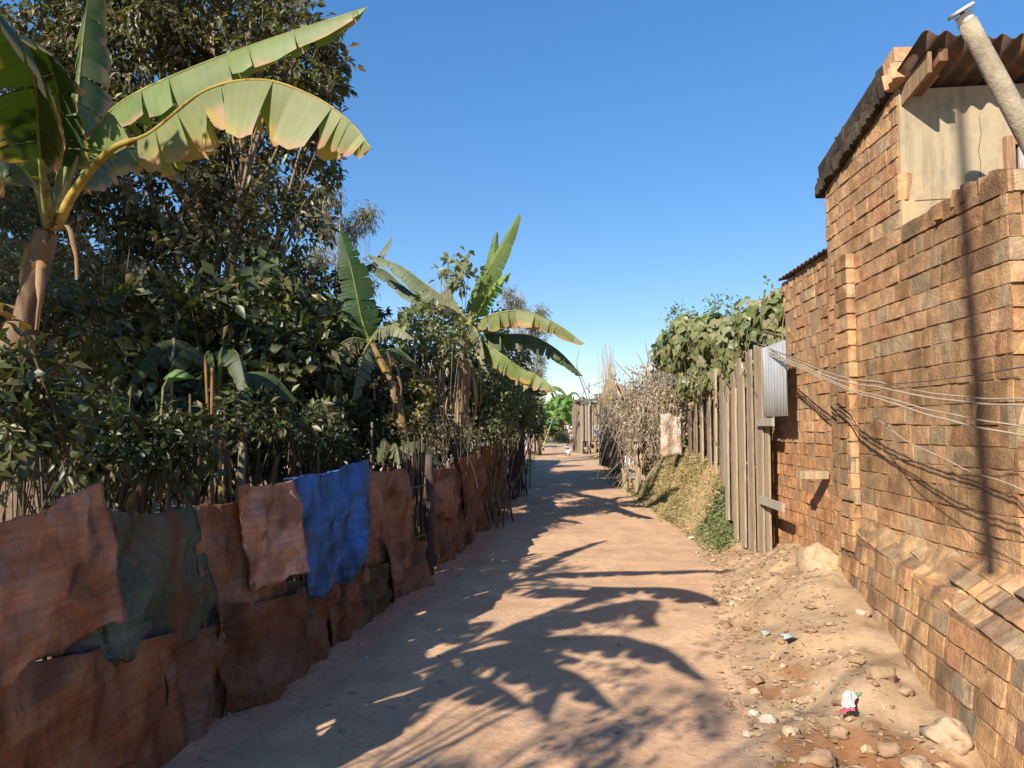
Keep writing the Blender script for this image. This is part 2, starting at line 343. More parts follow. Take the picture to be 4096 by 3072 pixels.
# end face of the street wall (faces the camera) and far return of the tall gable
mb = MB(); brick_panel(mb, WP(Y0, 0)-NW*.0, EX, UP, -UW, .5, 3.05, lambda u, v: v > .4 and v < 2.98, seed=5)
prism(mb, [(.02, .3), (.5, .3), (.5, 2.9), (.02, 2.9)], WP(Y0, 0)+UW*.02, EX, UP, -UW, .2, (.3, .17, .1))
mb.build('end_pier', M['brick'], house)
# loose top stones of the parapet
mb = MB()
for Y in np.arange(Y0+.1, YG1-.15, .27):
    if abs(Y-4.75) < .1: continue
    L = R.uniform(.17, .25); hh = R.uniform(.09, .14)
    brick_panel(mb, WP(Y, 2.9+R.uniform(-.02, .03), .012), UW, UP, NW, L, hh, lambda u, v: True, h=hh, bl=L*1.02, dep=.2, seed=int(Y*100), colf=lambda a, b, c, r: c*.55, round_=.025)
    box(mb, WP(Y, 2.9, -.17), UW*L, UP*(hh-.02), NW*.16, (.22, .14, .09))
mb.build('parapet_cap', M['brick'], house)
# stucco front under the eave (faces the camera)
mb = MB(); prism(mb, [(0, 2.3), (6, 2.3), (6, 4.12), (0, 3.95)], WP(YG1, 0)+V(0, -.012, 0)+EX*.012, EX, UP, -UW, .2); st = mb.build('stucco_wall', M['stucco'], house)
# crack and broken stucco edge
mb = MB(); q = P(1003, 78, 5.0); cx = WP(YG1, 0)-UW*.016
for pts in ([(.55, 3.75), (.56, 3.62), (.535, 3.5), (.55, 3.42), (.54, 3.3)], [(.1, 3.16), (.3, 3.17), (.55, 3.165), (.8, 3.18), (.9, 3.19)]):
    for (a, b), (c, d) in zip(pts[:-1], pts[1:]):
        e = unit(V(c-a, d-b, 0)); nn = V(-e[1], e[0], 0)*.002
        ps = [cx+EX*(a+s*nn[0])+UP*(b+s*nn[1]) for s in (-1, 1)]+[cx+EX*(c+s*nn[0])+UP*(d+s*nn[1]) for s in (1, -1)]
        mb.add(ps, [(0, 1, 2, 3)], (.1, .08, .06))
mb.build('crack', M['paint'], house)
mb = MB(); brick_panel(mb, cx-UW*.01+EX*(-.01)+UP*3.17, EX, UP, -UW, .13, .2, lambda u, v: True, h=.2, bl=.14, colf=lambda a, b, c, r: np.array([.55, .32, .17]), round_=.03, seed=4)
mb.build('exposed_brick', M['brick'], house)
# balcony floor behind the parapet
mb = MB(); box(mb, WP(Y0+.25, 2.2, -.2), UW*1.0, EX*5, UP*.1, (.4, .3, .2)); mb.build('balcony_floor', M['stone'], house)
# window
win = thing('window', None, None, cx+EX*1.0+UP*2.9); win.parent = house; win.location = Vector(cx+EX*.70+UP*2.95)-Vector(house.location)
wl = V(*parent_world(win)); mb = MB()
WWd, WHt = .62, .64; fr = (.38, .22, .14)
for O_, a_, b_ in ((wl, EX*.06, UP*WHt), (wl+EX*(WWd-.06), EX*.06, UP*WHt), (wl+EX*.06, EX*(WWd-.12), UP*.06), (wl+EX*.06+UP*(WHt-.06), EX*(WWd-.12), UP*.06)):
    box(mb, O_+UW*.03, a_, b_, -UW*.07, fr)
mb.build('frame', M['plank'], win)
mb = MB(); box(mb, wl+EX*.06+UP*.06-UW*.004, EX*(WWd-.12), UP*(WHt-.12), -UW*.004, (.03, .025, .03)); mb.build('black_window_panel', M['paint'], win)  # near-black panel on the wall stands in for the unlit opening
mb = MB()
for k in range(4): box(mb, wl+EX*(.09+k*.12)+UP*.06-UW*.012, EX*.07, UP*(WHt-.12), -UW*.018, (.5, .46, .42))
mb.build('shutter_slats', M['plank'], win)
# corrugated roof
def corrugated(mb, O, a, b, la, lb, amp=.02, per=.13, step=.016, nb=2, c=None, thick=.004, jit=0):
    a, b = unit(a), unit(b); n = np.cross(a, b); na = int(la/step)
    A = np.linspace(0, la, na+1); B = np.linspace(0, lb, nb+1); vs = []
    for s in (0, thick):
        for bb in B:
            for x in A: vs.append(O+a*x+b*(bb+(jit*noise(V(x*1.7, 0, 5)) if bb == 0 else 0))+n*(amp*math.sin(2*math.pi*x/per)+s))
    k = (na+1); m = k*(nb+1); f = []
    for j in range(nb):
        for i in range(na): f += [(j*k+i, j*k+i+1, (j+1)*k+i+1, (j+1)*k+i), (m+j*k+i, m+(j+1)*k+i, m+(j+1)*k+i+1, m+j*k+i+1)]
    for i in range(na): f += [(i, m+i, m+i+1, i+1), (nb*k+i, nb*k+i+1, m+nb*k+i+1, m+nb*k+i)]
    mb.add(vs, f, c)
rs = unit(V(SL, 1, -.212)); O_ = V(2.63, YG1-.42, 3.97+.42*.212+.045); mb = MB()
corrugated(mb, O_+V(0, 0, 0), V(1, 0, .03), rs, 4.6, 1.88, amp=.02, per=.13, jit=.05)
rf = mb.build('roof', M['roof'], house, True)
for x in (2.78, 3.65, 4.5):
    mb = MB(); box(mb, V(x, YG1-.38, 3.97+.38*.212-.075), V(.06, 0, 0), rs*1.2, V(0, 0, .08), (.25, .14, .08)); mb.build('rafter', M['plank'], house)
mb = MB(); box(mb, V(2.72, YG1-.36, 3.97+.36*.212-.14), V(.025, 0, 0), V(0, .34, -.072), V(0, 0, .14), (.3, .2, .12)); mb.build('barge_board', M['plank'], house)
# coping of blackened bricks along the gable slope
mb = MB(); s = 0; cl = (YE-YG1)/UW[1]+.12; dslope = unit(UW+V(0, 0, -.212)); nsl = unit(np.cross(dslope, NW)); nsl = nsl if nsl[2] > 0 else -nsl
base = WP(YG1-.12, gable_top(ug)+.02, .05)
for layer in range(2):
    s = 0
    while s < cl:
        L = R.uniform(.12, .24); c = np.array([.06, .048, .036])*R.uniform(.6, 1.5)
        if s < .14: c = np.array([.5, .3, .18])
        brick_panel(mb, base+dslope*s+nsl*(layer*.125)+NW*(.012-layer*.02), dslope, nsl, NW, L, .13, lambda u, v: True, h=.13, bl=L*1.02, dep=.3, seed=R.randrange(9999), colf=lambda a, b, cc, r, c=c: c, round_=.02)
        box(mb, base+dslope*s+nsl*(layer*.125+.004)-NW*.28, dslope*(L-.01), nsl*.115, NW*.27, c)
        s += L
mb.build('coping', M['brick'], house)
# pilaster
mb = MB(); ypa, ypb, pr = 5.86, 6.12, .07
brick_panel(mb, WP(ypa, 0, pr), UW, UP, NW, .27, 2.97, lambda u, v: v > .6, bl=.27, seed=21, colf=stain, jit=.002, tilt=.004)
brick_panel(mb, WP(ypa, 0, pr)-V(0, .004, 0), EX, UP, -UW, pr, 2.97, lambda u, v: v > .6, bl=.2, seed=22, colf=lambda a, b, c, r: c*1.1)  # sun-facing side, brick colour lightened to look lit
prism(mb, [(.01, .5), (.26, .5), (.26, 2.94), (.01, 2.94)], WP(ypa, 0, pr-.02), UW, UP, NW, pr+.02, (.32, .19, .11))
mb.build('pilaster', M['brick'], house)
# battered plinth
XPA, SPL = 1.6, .17; UPl = unit(V(SPL, 1, 0)); NPl = V(-UPl[1], UPl[0], 0); lean = unit(V(.13, 0, 1))
def PL(Y, z): return V(XPA+SPL*Y, Y, 0)+lean*z
def soot(uc, vc, c, rr):
    k = float(noise(V(uc*1.6, vc*1.5, 7.))); kk = float(noise(V(uc*5, vc*5, 17.)))
    if k > .2 and kk > 0: c = c*.5+np.array([.10, .09, .08])*.55
    if k < -.35: c = c*.6+np.array([.5, .33, .17])*.45
    return c
ledge = lambda Y: .63+(Y-3.79)*.075
mb = MB(); yp0, yp1 = 2.6, 6.3; uln = (yp1-yp0)/UPl[1]
brick_panel(mb, PL(yp0, -.3), UPl, lean, NPl, uln, 1.3, lambda u, v: v-.3 < ledge(yp0+u*UPl[1])-.02 , jit=.003, tilt=.005, colf=soot, seed=8, missing=.012, round_=.005)
prism(mb, [(0, 0), (uln, 0), (uln, ledge(yp1)+.26), (0, ledge(yp0)+.26)], PL(yp0, -.3)-NPl*.010, UPl, lean, NPl, .25, (.32, .19, .11))
# sloping ledge of eroded bricks up to the street wall
La = lambda Y: PL(Y, ledge(Y)-.03); Lb = lambda Y: WP(Y, ledge(Y)+.24, -.02)
sw = (Lb(3.6)-La(3.6)); uu = unit(La(5.5)-La(3.5)); vv_ = unit(sw-uu*np.dot(sw, uu)); nn_ = unit(np.cross(vv_, uu)); nn_ = nn_ if nn_[2] > 0 else -nn_
wl_ = lambda u: np.linalg.norm(Lb(yp0+u*uu[1])-La(yp0+u*uu[1]))+.03
brick_panel(mb, La(yp0)+nn_*.012, uu, vv_, nn_, uln, .8, lambda u, v: v < wl_(u), jit=.005, tilt=.003, colf=soot, seed=88, round_=.014, missing=.05, bl=.22)
nu, nv = 120, 10; vs = []; cs = []
for i in range(nu+1):
    Y = yp0+(yp1-yp0)*i/nu; a = La(Y); b = Lb(Y)
    for j in range(nv+1):
        t_ = j/nv; p = a*(1-t_)+b*t_; p = p+nn_*(-.04+.022*float(fbm(p, 5, 3)))
        vs.append(p); cs.append(np.array([.46, .30, .17])*(.9+.2*float(noise(p, 4))))
fs = [(i*(nv+1)+j, (i+1)*(nv+1)+j, (i+1)*(nv+1)+j+1, i*(nv+1)+j+1) for i in range(nu) for j in range(nv)]
mb.add(vs, fs, np.array(cs)); mb.build('plinth', M['brick'], house)
# timber stub in the wall
mb = MB(); q = WP(6.75, 1.12, .02); box(mb, q-NW*.1, UW*.13, UP*.07, NW*.25, (.42, .32, .2)); mb.build('timber_stub', M['plank'], house)
# low far section of brick
X1 = 2.5
low = thing('brick_outbuilding', 'low brick building with dark corrugated roof edge between tall house and plank gate', 'outbuilding', V(X1+SL*8, 8, 0))
def WQ(Y, z, off=0): return V(X1+SL*Y, Y, z)+NW*off
def orange(uc, vc, c, rr):
    if vc < 1.45: c = c*.5+np.array([.50, .23, .10])*.5*rr.uniform(.8, 1.1)
    return c
mb = MB(); ya, yb = 6.35, 9.0; yt = 8.02
brick_panel(mb, WQ(ya, 0), UW, UP, NW, (yb-ya)/UW[1], 3.3, lambda u, v: (ya+u < yt or v < 1.75+.3*math.sin(v*9)) and v < 3.2, jit=.004, tilt=.007, colf=orange, seed=14, missing=.01, round_=.007, h=.118)
mb.build('wall', M['brick'], low)
mb = MB(); prism(mb, [(0, 0), (yb-ya, 0), (yb-ya, 1.7), (yt-ya-.02, 1.7), (yt-ya-.02, 3.15), (0, 3.15)], WQ(ya, 0)-NW*.008, UW, UP, NW, .2); prism(mb, [(0, 0), (4, 0), (4, 3.1), (0, 3.1)], WQ(yt, 0)-NW*.03, EX, UP, UW, .1)
mb.build('mortar_core', M['mortar'], low)
mb = MB(); corrugated(mb, WQ(ya-.02, 3.20, .05), UW, EX+V(0, 0, .18), 1.72, 3, amp=.012, per=.12); mb.build('roof', M['roof'], low, True)
# mud heap / plaster remnant at the corner
def lump(name, ctr, rad, mat, parent=None, c=(.5, .4, .3), seed=0, amp=.25, n=12, fr=1.6):
    vs = []; 
    for i in range(n+1):
        for j in range(2*n):
            th = math.pi*i/n; ph = math.pi*j/n; d = V(math.sin(th)*math.cos(ph), math.sin(th)*math.sin(ph), math.cos(th))
            k = 1+amp*float(fbm(d*fr+seed*7.3, 1.0, 3)); vs.append(ctr+d*np.array(rad)*k)
    fs = [(i*2*n+j, (i+1)*2*n+j, (i+1)*2*n+(j+1) % (2*n), i*2*n+(j+1) % (2*n)) for i in range(n) for j in range(2*n)]
    b = MB(); b.add(vs, fs, c); return b.build(name, mat, parent, True)
tag(lump('mud_heap', V(2.66, 6.5, .36), (.14, .3, .2), M['stone'], None, (.50, .36, .22), 3, .3), 'lump of dried mud plaster against the brick wall corner', 'mud lump')
# ------------------------------------------------------------------ leaning pipe, wires, gate
def pipe():
    a = P(1046, 170, 4.25); b = P(967, 22, 4.15); t = thing('vent_pipe', 'long grey plastic pipe with a white collar leaning over the parapet', 'pipe', a)
    m = MB(); tube(m, crom([a, b], 10), np.linspace(.062, .051, 10), 20, (.40, .34, .26)); m.build('tube', M['stone'], t, True)
    d = unit(b-a); m = MB(); tube(m, [b-d*.01, b+d*.05], [.046, .046], 20, (.75, .7, .66)); m.build('collar', M['paint'], t, True)
    m = MB(); tube(m, [b+d*.03, b+d*.075], [.012, .012], 8, (.1, .08, .07)); tube(m, [b+d*.062, b+d*.08], [.078, .07], 24, (.5, .45, .4)); m.build('cap', M['paint'], t, True)
pipe()
def cable(pts, r, mat, label, grp='cables strung along the brick wall'):
    m = MB(); p = crom(pts, 40); p = p+np.stack([noise(p, 2.)*.006, p[:, 0]*0, noise(p, 3.)*.012], -1); tube(m, p, r, 6); o = m.build('cable', mat, None, True); tag(o, label, 'cable', grp); return o
hub = P(757, 343, 8.6)
cable([hub, P(850, 378, 5.2), P(930, 381, 3.9), P(1030, 366, 3.1), P(1100, 358, 2.6)], .003, M['wire_dark'], 'thin dark cable, topmost of those crossing the brick wall')
cable([hub, P(822, 370, 5.9), P(880, 383, 4.6), P(960, 398, 3.7), P(1030, 399, 3.1), P(1120, 402, 2.6)], .0042, M['wire'], 'pale cable just below the dark one, second from top at the frame edge')
cable([hub+V(0, 0, -.03), P(822, 374, 5.9), P(880, 388, 4.6), P(960, 403, 3.7), P(1030, 406, 3.1), P(1120, 411, 2.6)], .0052, M['wire'], 'pale thick cable sagging mid wall, third from top')
cable([hub+V(0, 0, -.05), P(840, 384, 5.4), P(900, 402, 4.3), P(960, 418, 3.6), P(1030, 428, 3.1), P(1120, 444, 2.6)], .0042, M['wire'], 'pale cable with rising kink, second from bottom of the bundle')
cable([hub+V(0, 0, -.07), P(840, 386, 5.4), P(900, 406, 4.3), P(960, 425, 3.6), P(1030, 437, 3.1), P(1120, 455, 2.6)], .005, M['wire'], 'pale cable lowest of the bundle of cables from the gate')
cable([P(868, 412, 5.3), P(905, 440, 4.5), P(950, 462, 3.9), P(990, 478, 3.5), P(1030, 494, 3.2), P(1100, 520, 2.8)], .003, M['wire'], 'single thin grey cable drooping low across the brick wall', None)
# plank gate
gate = thing('plank_gate', 'tall gate of weathered grey upright planks beside the brick wall', 'gate', WQ(9.2, .2, .15))
def plank(Y, wd, z0, z1, off, c, tilt=0, parent=gate, name='plank', th=.025, fr=WQ):
    m = MB(); a = fr(Y, z0, off); k = 7; vs = []; 
    for i in range(k+1):
        z = z0+(z1-z0)*i/k; w_ = wd*(1+.08*float(noise(V(Y*9, z*2, 1)))); s = tilt*(z-z0)+.01*float(noise(V(Y*5, z*1.5, 3)))
        q = fr(Y, z, off)+UW*s
        vs += [q-UW*w_/2, q+UW*w_/2, q+UW*w_/2+NW*th, q-UW*w_/2+NW*th]
    vs[-1] = vs[-1]+UP*R.uniform(-.04, .02); vs[-4] = vs[-1]-NW*th
    fs = [(i*4+j, i*4+(j+1) % 4, (i+1)*4+(j+1) % 4, (i+1)*4+j) for i in range(k) for j in range(4)]+[(3, 2, 1, 0), (k*4, k*4+1, k*4+2, k*4+3)]
    m.add(vs, fs, c); return m.build(name, M['plank'], parent)
gc = [(.40, .31, .215), (.36, .28, .2), (.44, .34, .235), (.33, .25, .18), (.40, .33, .26)]
for k, (Y, wd, zt) in enumerate([(8.62, .13, 1.72), (8.78, .17, 2.5), (8.97, .16, 2.55), (9.16, .15, 2.45), (9.36, .19, 2.5), (9.58, .17, 2.2), (9.78, .16, 2.45), (9.98, .15, 2.1), (10.2, .17, 2.3), (10.42, .15, 2.0)]):
    plank(Y-.42, wd, .12 if Y < 10 else .35, zt, .14+.03*(k % 2), gc[k % 5], R.uniform(-.02, .02))
for z, y0, y1 in ((1.60, 7.75, 8.4), (.74, 7.45, 8.3)):
    m = MB(); box(m, WQ(y0, z, .2), UW*(y1-y0), UP*.085, NW*.03, (.42, .37, .3)); m.build('batten', M['plank'], gate)
m = MB(); corrugated(m, WQ(7.32, 1.70, .2), UW, UP, .78, .76, amp=.012, per=.1, c=(.5, .5, .5)); tag(m.build('corrugated_sheet', M['zinc'], None, True), 'shiny grey corrugated metal sheet fixed upright above the plank gate end', 'metal sheet')
# ------------------------------------------------------------------ foliage tools
def leaves(name, pos, dirs, L, W, cols, mat, parent, roll=None, curl=.25):
    n = len(pos); d = dirs/np.linalg.norm(dirs, axis=1)[:, None]
    r = NR.normal(size=(n, 3)); r[:, 2] += 1.2 if roll is None else roll
    s = np.cross(d, r); s /= np.linalg.norm(s, axis=1)[:, None]+1e-9; u = np.cross(s, d)
    L = np.broadcast_to(L, (n,))[:, None]; W = np.broadcast_to(W, (n,))[:, None]
    b = pos; m1 = pos+d*L*.45-u*W*.18; l = pos+d*L*.42+s*W*.5+u*W*.1; rr = pos+d*L*.42-s*W*.5+u*W*.1; t = pos+d*L*(1-curl*.2)-u*L*curl*.5-V(0, 0, 1)*L*curl*.3
    v = np.stack([b, l, m1, rr, t], 1).reshape(-1, 3); i = np.arange(n)[:, None]*5
    f = np.concatenate([i+np.array([[0, 2, 4, 1]]), i+np.array([[0, 3, 4, 2]])])
    c = np.repeat(cols, 5, axis=0)
    return mesh(name, v, f, mat, parent, c)
def pick(n, pal, var=.25):
    pal = np.array(pal); c = pal[NR.randint(len(pal), size=n)]; return c*(1+NR.uniform(-var, var, (n, 1)))
def in_ells(n, ells, surf=.55, cut=None):
    w_ = np.array([e[3]*e[4]*e[5] for e in ells])**.8; k = NR.choice(len(ells), n, p=w_/w_.sum()); E = np.array(ells)[k]
    d = NR.normal(size=(n, 3)); d /= np.linalg.norm(d, axis=1)[:, None]; r = NR.uniform(surf**3, 1, n)**(1/3)
    r = r*(1+.22*fbm(d*1.7+E[:, :3], 1.0, 3))
    return E[:, :3]+d*E[:, 3:6]*r[:, None], d, k
def foliage(name, ells, ncl, per, L, W, pal, mat, parent, surf=.35, droop=.5, spread=.12, twigs=True, root=None, var=.3):
    c, d, k = in_ells(ncl, ells, surf)
    keep = fbm(c, 1.6, 2) > -.35; c, d = c[keep], d[keep]; n = len(c)*per
    cc = np.repeat(c, per, 0); ax = d+NR.normal(size=d.shape)*.6; ax /= np.linalg.norm(ax, axis=1)[:, None]
    dr = np.repeat(ax, per, 0)*.7+NR.normal(size=(n, 3))*.75; dr[:, 2] -= droop; dr /= np.linalg.norm(dr, axis=1)[:, None]
    pos = cc+np.repeat(ax, per, 0)*NR.uniform(-spread, spread, (n, 1))*1.3+dr*.02+NR.normal(size=(n, 3))*spread*.25
    LL = L*NR.uniform(.6, 1.25, n); WW = W*NR.uniform(.7, 1.2, n)*LL/L
    cl = np.repeat(NR.uniform(.75, 1.25, len(c)), per)[:, None]
    leaves(name, pos, dr, LL, WW, pick(n, pal, var)*cl, mat, parent)
    return c, ax
def limbs(name, parent, base, top, r0, targets, c, mat, nl=9, rr=None):
    mb = MB(); base, top = np.asarray(base, float), np.asarray(top, float); rr = rr or R
    mid = (base+top)/2+V(rr.uniform(-.2, .2), rr.uniform(-.2, .2), 0)
    tr = crom([base-V(0, 0, .1), base, mid, top], 14); tube(mb, tr, np.linspace(r0*1.15, r0*.55, 14), 9, c, jit=.06)
    for k, t in enumerate(targets):
        s = tr[int(rr.uniform(4, 13))]; m = s*.45+t*.55+V(rr.uniform(-.3, .3), rr.uniform(-.3, .3), rr.uniform(-.1, .4))
        tube(mb, crom([s, m, t], 9), np.linspace(r0*.38, r0*.06, 9), 6, c, jit=.06)
        for q in range(3):
            a = s*.3+t*.7; e = t+np.clip(NR.normal(size=3)*.3, -.4, .4); tube(mb, crom([m, (m+e)/2+NR.normal(size=3)*.12, e], 6), np.linspace(r0*.14, r0*.03, 6), 4, c)
    return mb.build(name, mat, parent, True)
GREEN = [(.075, .095, .03), (.06, .085, .025), (.10, .11, .045), (.13, .125, .06), (.085, .10, .045)]
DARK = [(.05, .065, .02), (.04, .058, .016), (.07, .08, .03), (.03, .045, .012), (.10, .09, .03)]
DUST = [(.14, .08, .035), (.09, .095, .045), (.065, .078, .032), (.12, .12, .065), (.05, .062, .024), (.15, .14, .085)]
BRIGHT = [(.13, .2, .04), (.1, .17, .03), (.17, .22, .05)]
def ell(px, py, Y, rpx, rpy=None, ry=None):
    c = P(px, py, Y); s = Y/F; rpy = rpy or rpx; return [*c, rpx*s, ry or rpx*s, rpy*s]
# ---- banana plants
def banana_leaf(parent, ctrl, hw=.27, pet=.15, hang=(55, 55), col=(.10, .165, .035), tear=.5, brown=.15, seed=0, ribc=(.26, .27, .10), label=None, rib_r=.014, curve=22, side_dir=None, mat='banana'):
    rr = random.Random(seed*31+5); n = 104; pts = crom(ctrl, n); T = np.gradient(pts, axis=0); T /= np.linalg.norm(T, axis=1)[:, None]
    Ltot = np.linalg.norm(np.diff(pts, axis=0), axis=1).sum()
    S = np.cross(T, V(0, 0, 1)); 
    for i in range(n):
        if np.linalg.norm(S[i]) < .15: S[i] = S[i-1] if i else V(1, 0, 0)
    if side_dir is not None: S = np.broadcast_to(np.array(side_dir, float), T.shape)-T*(T@np.array(side_dir, float))[:, None]
    S = S/np.linalg.norm(S, axis=1)[:, None]
    for i in range(1, n): S[i] = unit(S[i]*.4+S[i-1]*.6)
    U = np.cross(S, T); i0 = int(pet*n); mb = MB(); na = 5; col = np.array(col)
    for side, hg in ((1, hang[0]), (-1, hang[1])):
        i = i0
        while i < n-1:
            seg = rr.choice([1, 1, 2, 2, 3, 4, 5]) if rr.random() < tear else rr.randint(6, 13); j = min(i+seg, n-1)
            da = rr.gauss(0, 9*min(1, tear*1.6)); ds = rr.gauss(0, .10*tear); lf = rr.uniform(.74, 1.06) if tear > .2 else 1
            rows = []; cs = []; bb = brown*rr.uniform(.2, 1.8); shade = rr.uniform(.85, 1.12)
            for q in range(i, j+1):
                t = (q-i0)/(n-1-i0); wv = hw*(math.sin(math.pi*min(1, t**.62*.97+.03))**.55)*lf
                wv *= (1-.10*abs((q-i)/(j-i)-.5)*2*min(1, tear*3)); wv = wv*.6 if t > .98 else wv
                ctr = ((q-i)/(j-i)-.5); p = pts[q].copy(); ang = math.radians(hg+da); row = [p.copy()]
                for a in range(1, na+1):
                    ang += math.radians(curve/na); sw = T[q]*(.18+ds*a/na*1.5-ctr*.16*(a/na)*min(1, tear*2))
                    dd = S[q]*side*math.cos(ang)-U[q]*math.sin(ang)+sw
                    g = V(0, 0, -1)*.12*a/na; rip = .05*math.sin(q*1.9+a)*(a/na); p = p+unit(dd+g+U[q]*rip)*wv/na; row.append(p.copy())
                rows.append(row)
                for a in range(na+1):
                    e = a/na; nz = float(noise(row[a], 7)); nz2 = float(noise(row[a], 16)); f = min(1, max(0, (e-1+bb+nz2*.35*bool(brown))/.1))
                    edge = min(1, max(0, (e-1+bb*1.5+nz*.2*bool(brown))/.1))
                    cc = col*shade*(1+.14*nz)*(1+(.05 if q % 2 else -.05)); cc = cc*(1-edge)+np.array([.38, .30, .05])*edge*.9; cc = cc*(1-f)+np.array([.36, .20, .11])*f; cs.append(cc)
            k = na+1; vs = np.array(rows).reshape(-1, 3)
            fs = [(x*k+y, x*k+y+1, (x+1)*k+y+1, (x+1)*k+y) for x in range(len(rows)-1) for y in range(na)]
            mb.add(vs, fs, np.array(cs)); i = j
    lo = mb.build('leaf', M[mat], parent, True)
    if label: lo['label'] = label
    mb = MB(); r = np.linspace(1, .12, n)*rib_r; r[:i0] = np.linspace(2.2, 1.0, i0)*rib_r if i0 else r[:i0]
    tube(mb, pts-U*rib_r*.3, r, 7, ribc); mb.build('midrib', M['stem'], lo, True); return lo
def banana_stem(parent, pts, r0, r1, c1=(.42, .30, .16), seed=0, dry=True):
    rr = random.Random(seed); mb = MB(); p = crom(pts, 22); cs = []; vs = []; n = 14
    T = np.gradient(p, axis=0)
    for i in range(22):
        d = unit(T[i]); a = unit(np.cross(d, V(0, 1, 0))); b = np.cross(d, a); r = r0+(r1-r0)*i/21
        for k in range(n):
            th = 2*math.pi*k/n; q = p[i]+(a*math.cos(th)+b*math.sin(th))*r*(1+.12*float(noise(V(k*.9, i*.35, seed))))
            vs.append(q); x = float(noise(V(k*.7, i*.3, seed+5))); cs.append(np.array(c1)*(1+.3*x) if x > -.15 else np.array([.14, .085, .06]) if x < -.35 else np.array([.36, .23, .08]))
    mb.add(vs, [(i*n+k, i*n+(k+1) % n, (i+1)*n+(k+1) % n, (i+1)*n+k) for i in range(21) for k in range(n)], np.array(cs))
    o = mb.build('pseudostem', M['stem'], parent, True)
    if dry: # dead sheaths and hanging dry leaves
        mb = MB()
        for q in range(9):
            i = rr.randint(8, 21); a = rr.uniform(0, 6.28); d = V(math.cos(a), math.sin(a), 0); L = rr.uniform(.25, .6)*r0/.08; wv = rr.uniform(.02, .06)*r0/.08; s = p[i]+d*r0*.7
            path = crom([s, s+d*.1+V(0, 0, .02), s+d*.16-V(0, 0, L*.5), s+d*rr.uniform(.05, .2)-V(0, 0, L)], 8); sd = np.cross(d, V(0, 0, 1))
            vs = []
            for j, x in enumerate(path): w_ = wv*(1-j/9)*(1+.4*math.sin(j*2.1)); vs += [x-sd*w_, x+d*.02, x+sd*w_]
            mb.add(vs, [(j*3+k, j*3+k+1, j*3+k+4, j*3+k+3) for j in range(7) for k in range(2)], np.array([.36, .22, .13])*rr.uniform(.5, 1.2))
        mb.build('dry_sheath', M['dry'], parent, True)
    return o
def pl(*a): return [P(x, y, Y) for x, y, Y in a]
# A: the big near plant on the left
A = thing('banana_plant', 'large near banana plant at the left edge with long leaves arching over the sack fence', 'banana plant', (-2.9, 3.95, 0))
banana_stem(A, [V(-2.95, 3.9, 0), V(-2.85, 3.95, 1.0), P(14, 370, 4.0), P(30, 300, 4.0), P(46, 232, 4.0)], .08, .055, (.22, .145, .105), seed=2)
top = P(50, 228, 4.0)
banana_leaf(A, [top]+pl((62, 195, 4.0), (84, 145, 4.0), (118, 104, 3.95), (180, 72, 3.85), (270, 38, 3.72), (369, 6, 3.6)), .25, .27, (62, 55), seed=1, tear=.75, brown=.03, col=(.13, .19, .05), ribc=(.34, .32, .12), side_dir=None)
banana_leaf(A, [top+V(.03, 0, 0)]+pl((75, 190, 3.9), (110, 150, 3.7), (150, 132, 3.55), (205, 90, 3.4), (262, 79, 3.3), (315, 96, 3.2), (350, 121, 3.15), (372, 148, 3.1)), .34, .34, (78, 70), seed=4, tear=.85, brown=.2, col=(.17, .20, .075), ribc=(.42, .32, .08), curve=10)
banana_leaf(A, [top]+pl((48, 190, 4.1), (25, 140, 4.15), (-5, 95, 4.2), (-70, 30, 4.3)), .3, .5, (40, 50), seed=3, tear=.3, col=(.04, .07, .016), mat='banana_dark')  # colour darkened to stand for shade, as on the other banana_dark leaves
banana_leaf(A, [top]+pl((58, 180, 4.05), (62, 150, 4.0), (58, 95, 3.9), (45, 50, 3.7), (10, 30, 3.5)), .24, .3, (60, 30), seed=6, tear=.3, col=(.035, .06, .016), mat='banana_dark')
banana_leaf(A, [top]+pl((70, 150, 4.2), (78, 90, 4.4), (84, 30, 4.6), (92, -40, 4.7)), .26, .2, (20, 60), seed=7, tear=.3, col=(.06, .10, .025))
banana_leaf(A, [top]+pl((80, 175, 4.1), (110, 150, 4.4), (150, 150, 4.7), (185, 180, 4.9)), .2, .2, (60, 60), seed=8, tear=.3, col=(.09, .13, .05))
banana_leaf(A, [top]+pl((35, 185, 3.9), (10, 160, 3.8), (-30, 170, 3.7), (-80, 230, 3.6)), .24, .25, (60, 60), seed=9, tear=.4, col=(.08, .12, .05))
banana_leaf(A, [top]+pl((44, 180, 4.0), (42, 140, 3.9), (47, 115, 3.7)), .12, .25, (30, 30), seed=10, tear=.1, col=(.14, .2, .05))
banana_leaf(A, [top]+pl((40, 150, 3.6), (30, 60, 3.2), (-20, -10, 2.8)), .3, .3, (30, 50), seed=12, tear=.2, col=(.03, .05, .012), mat='banana_dark')
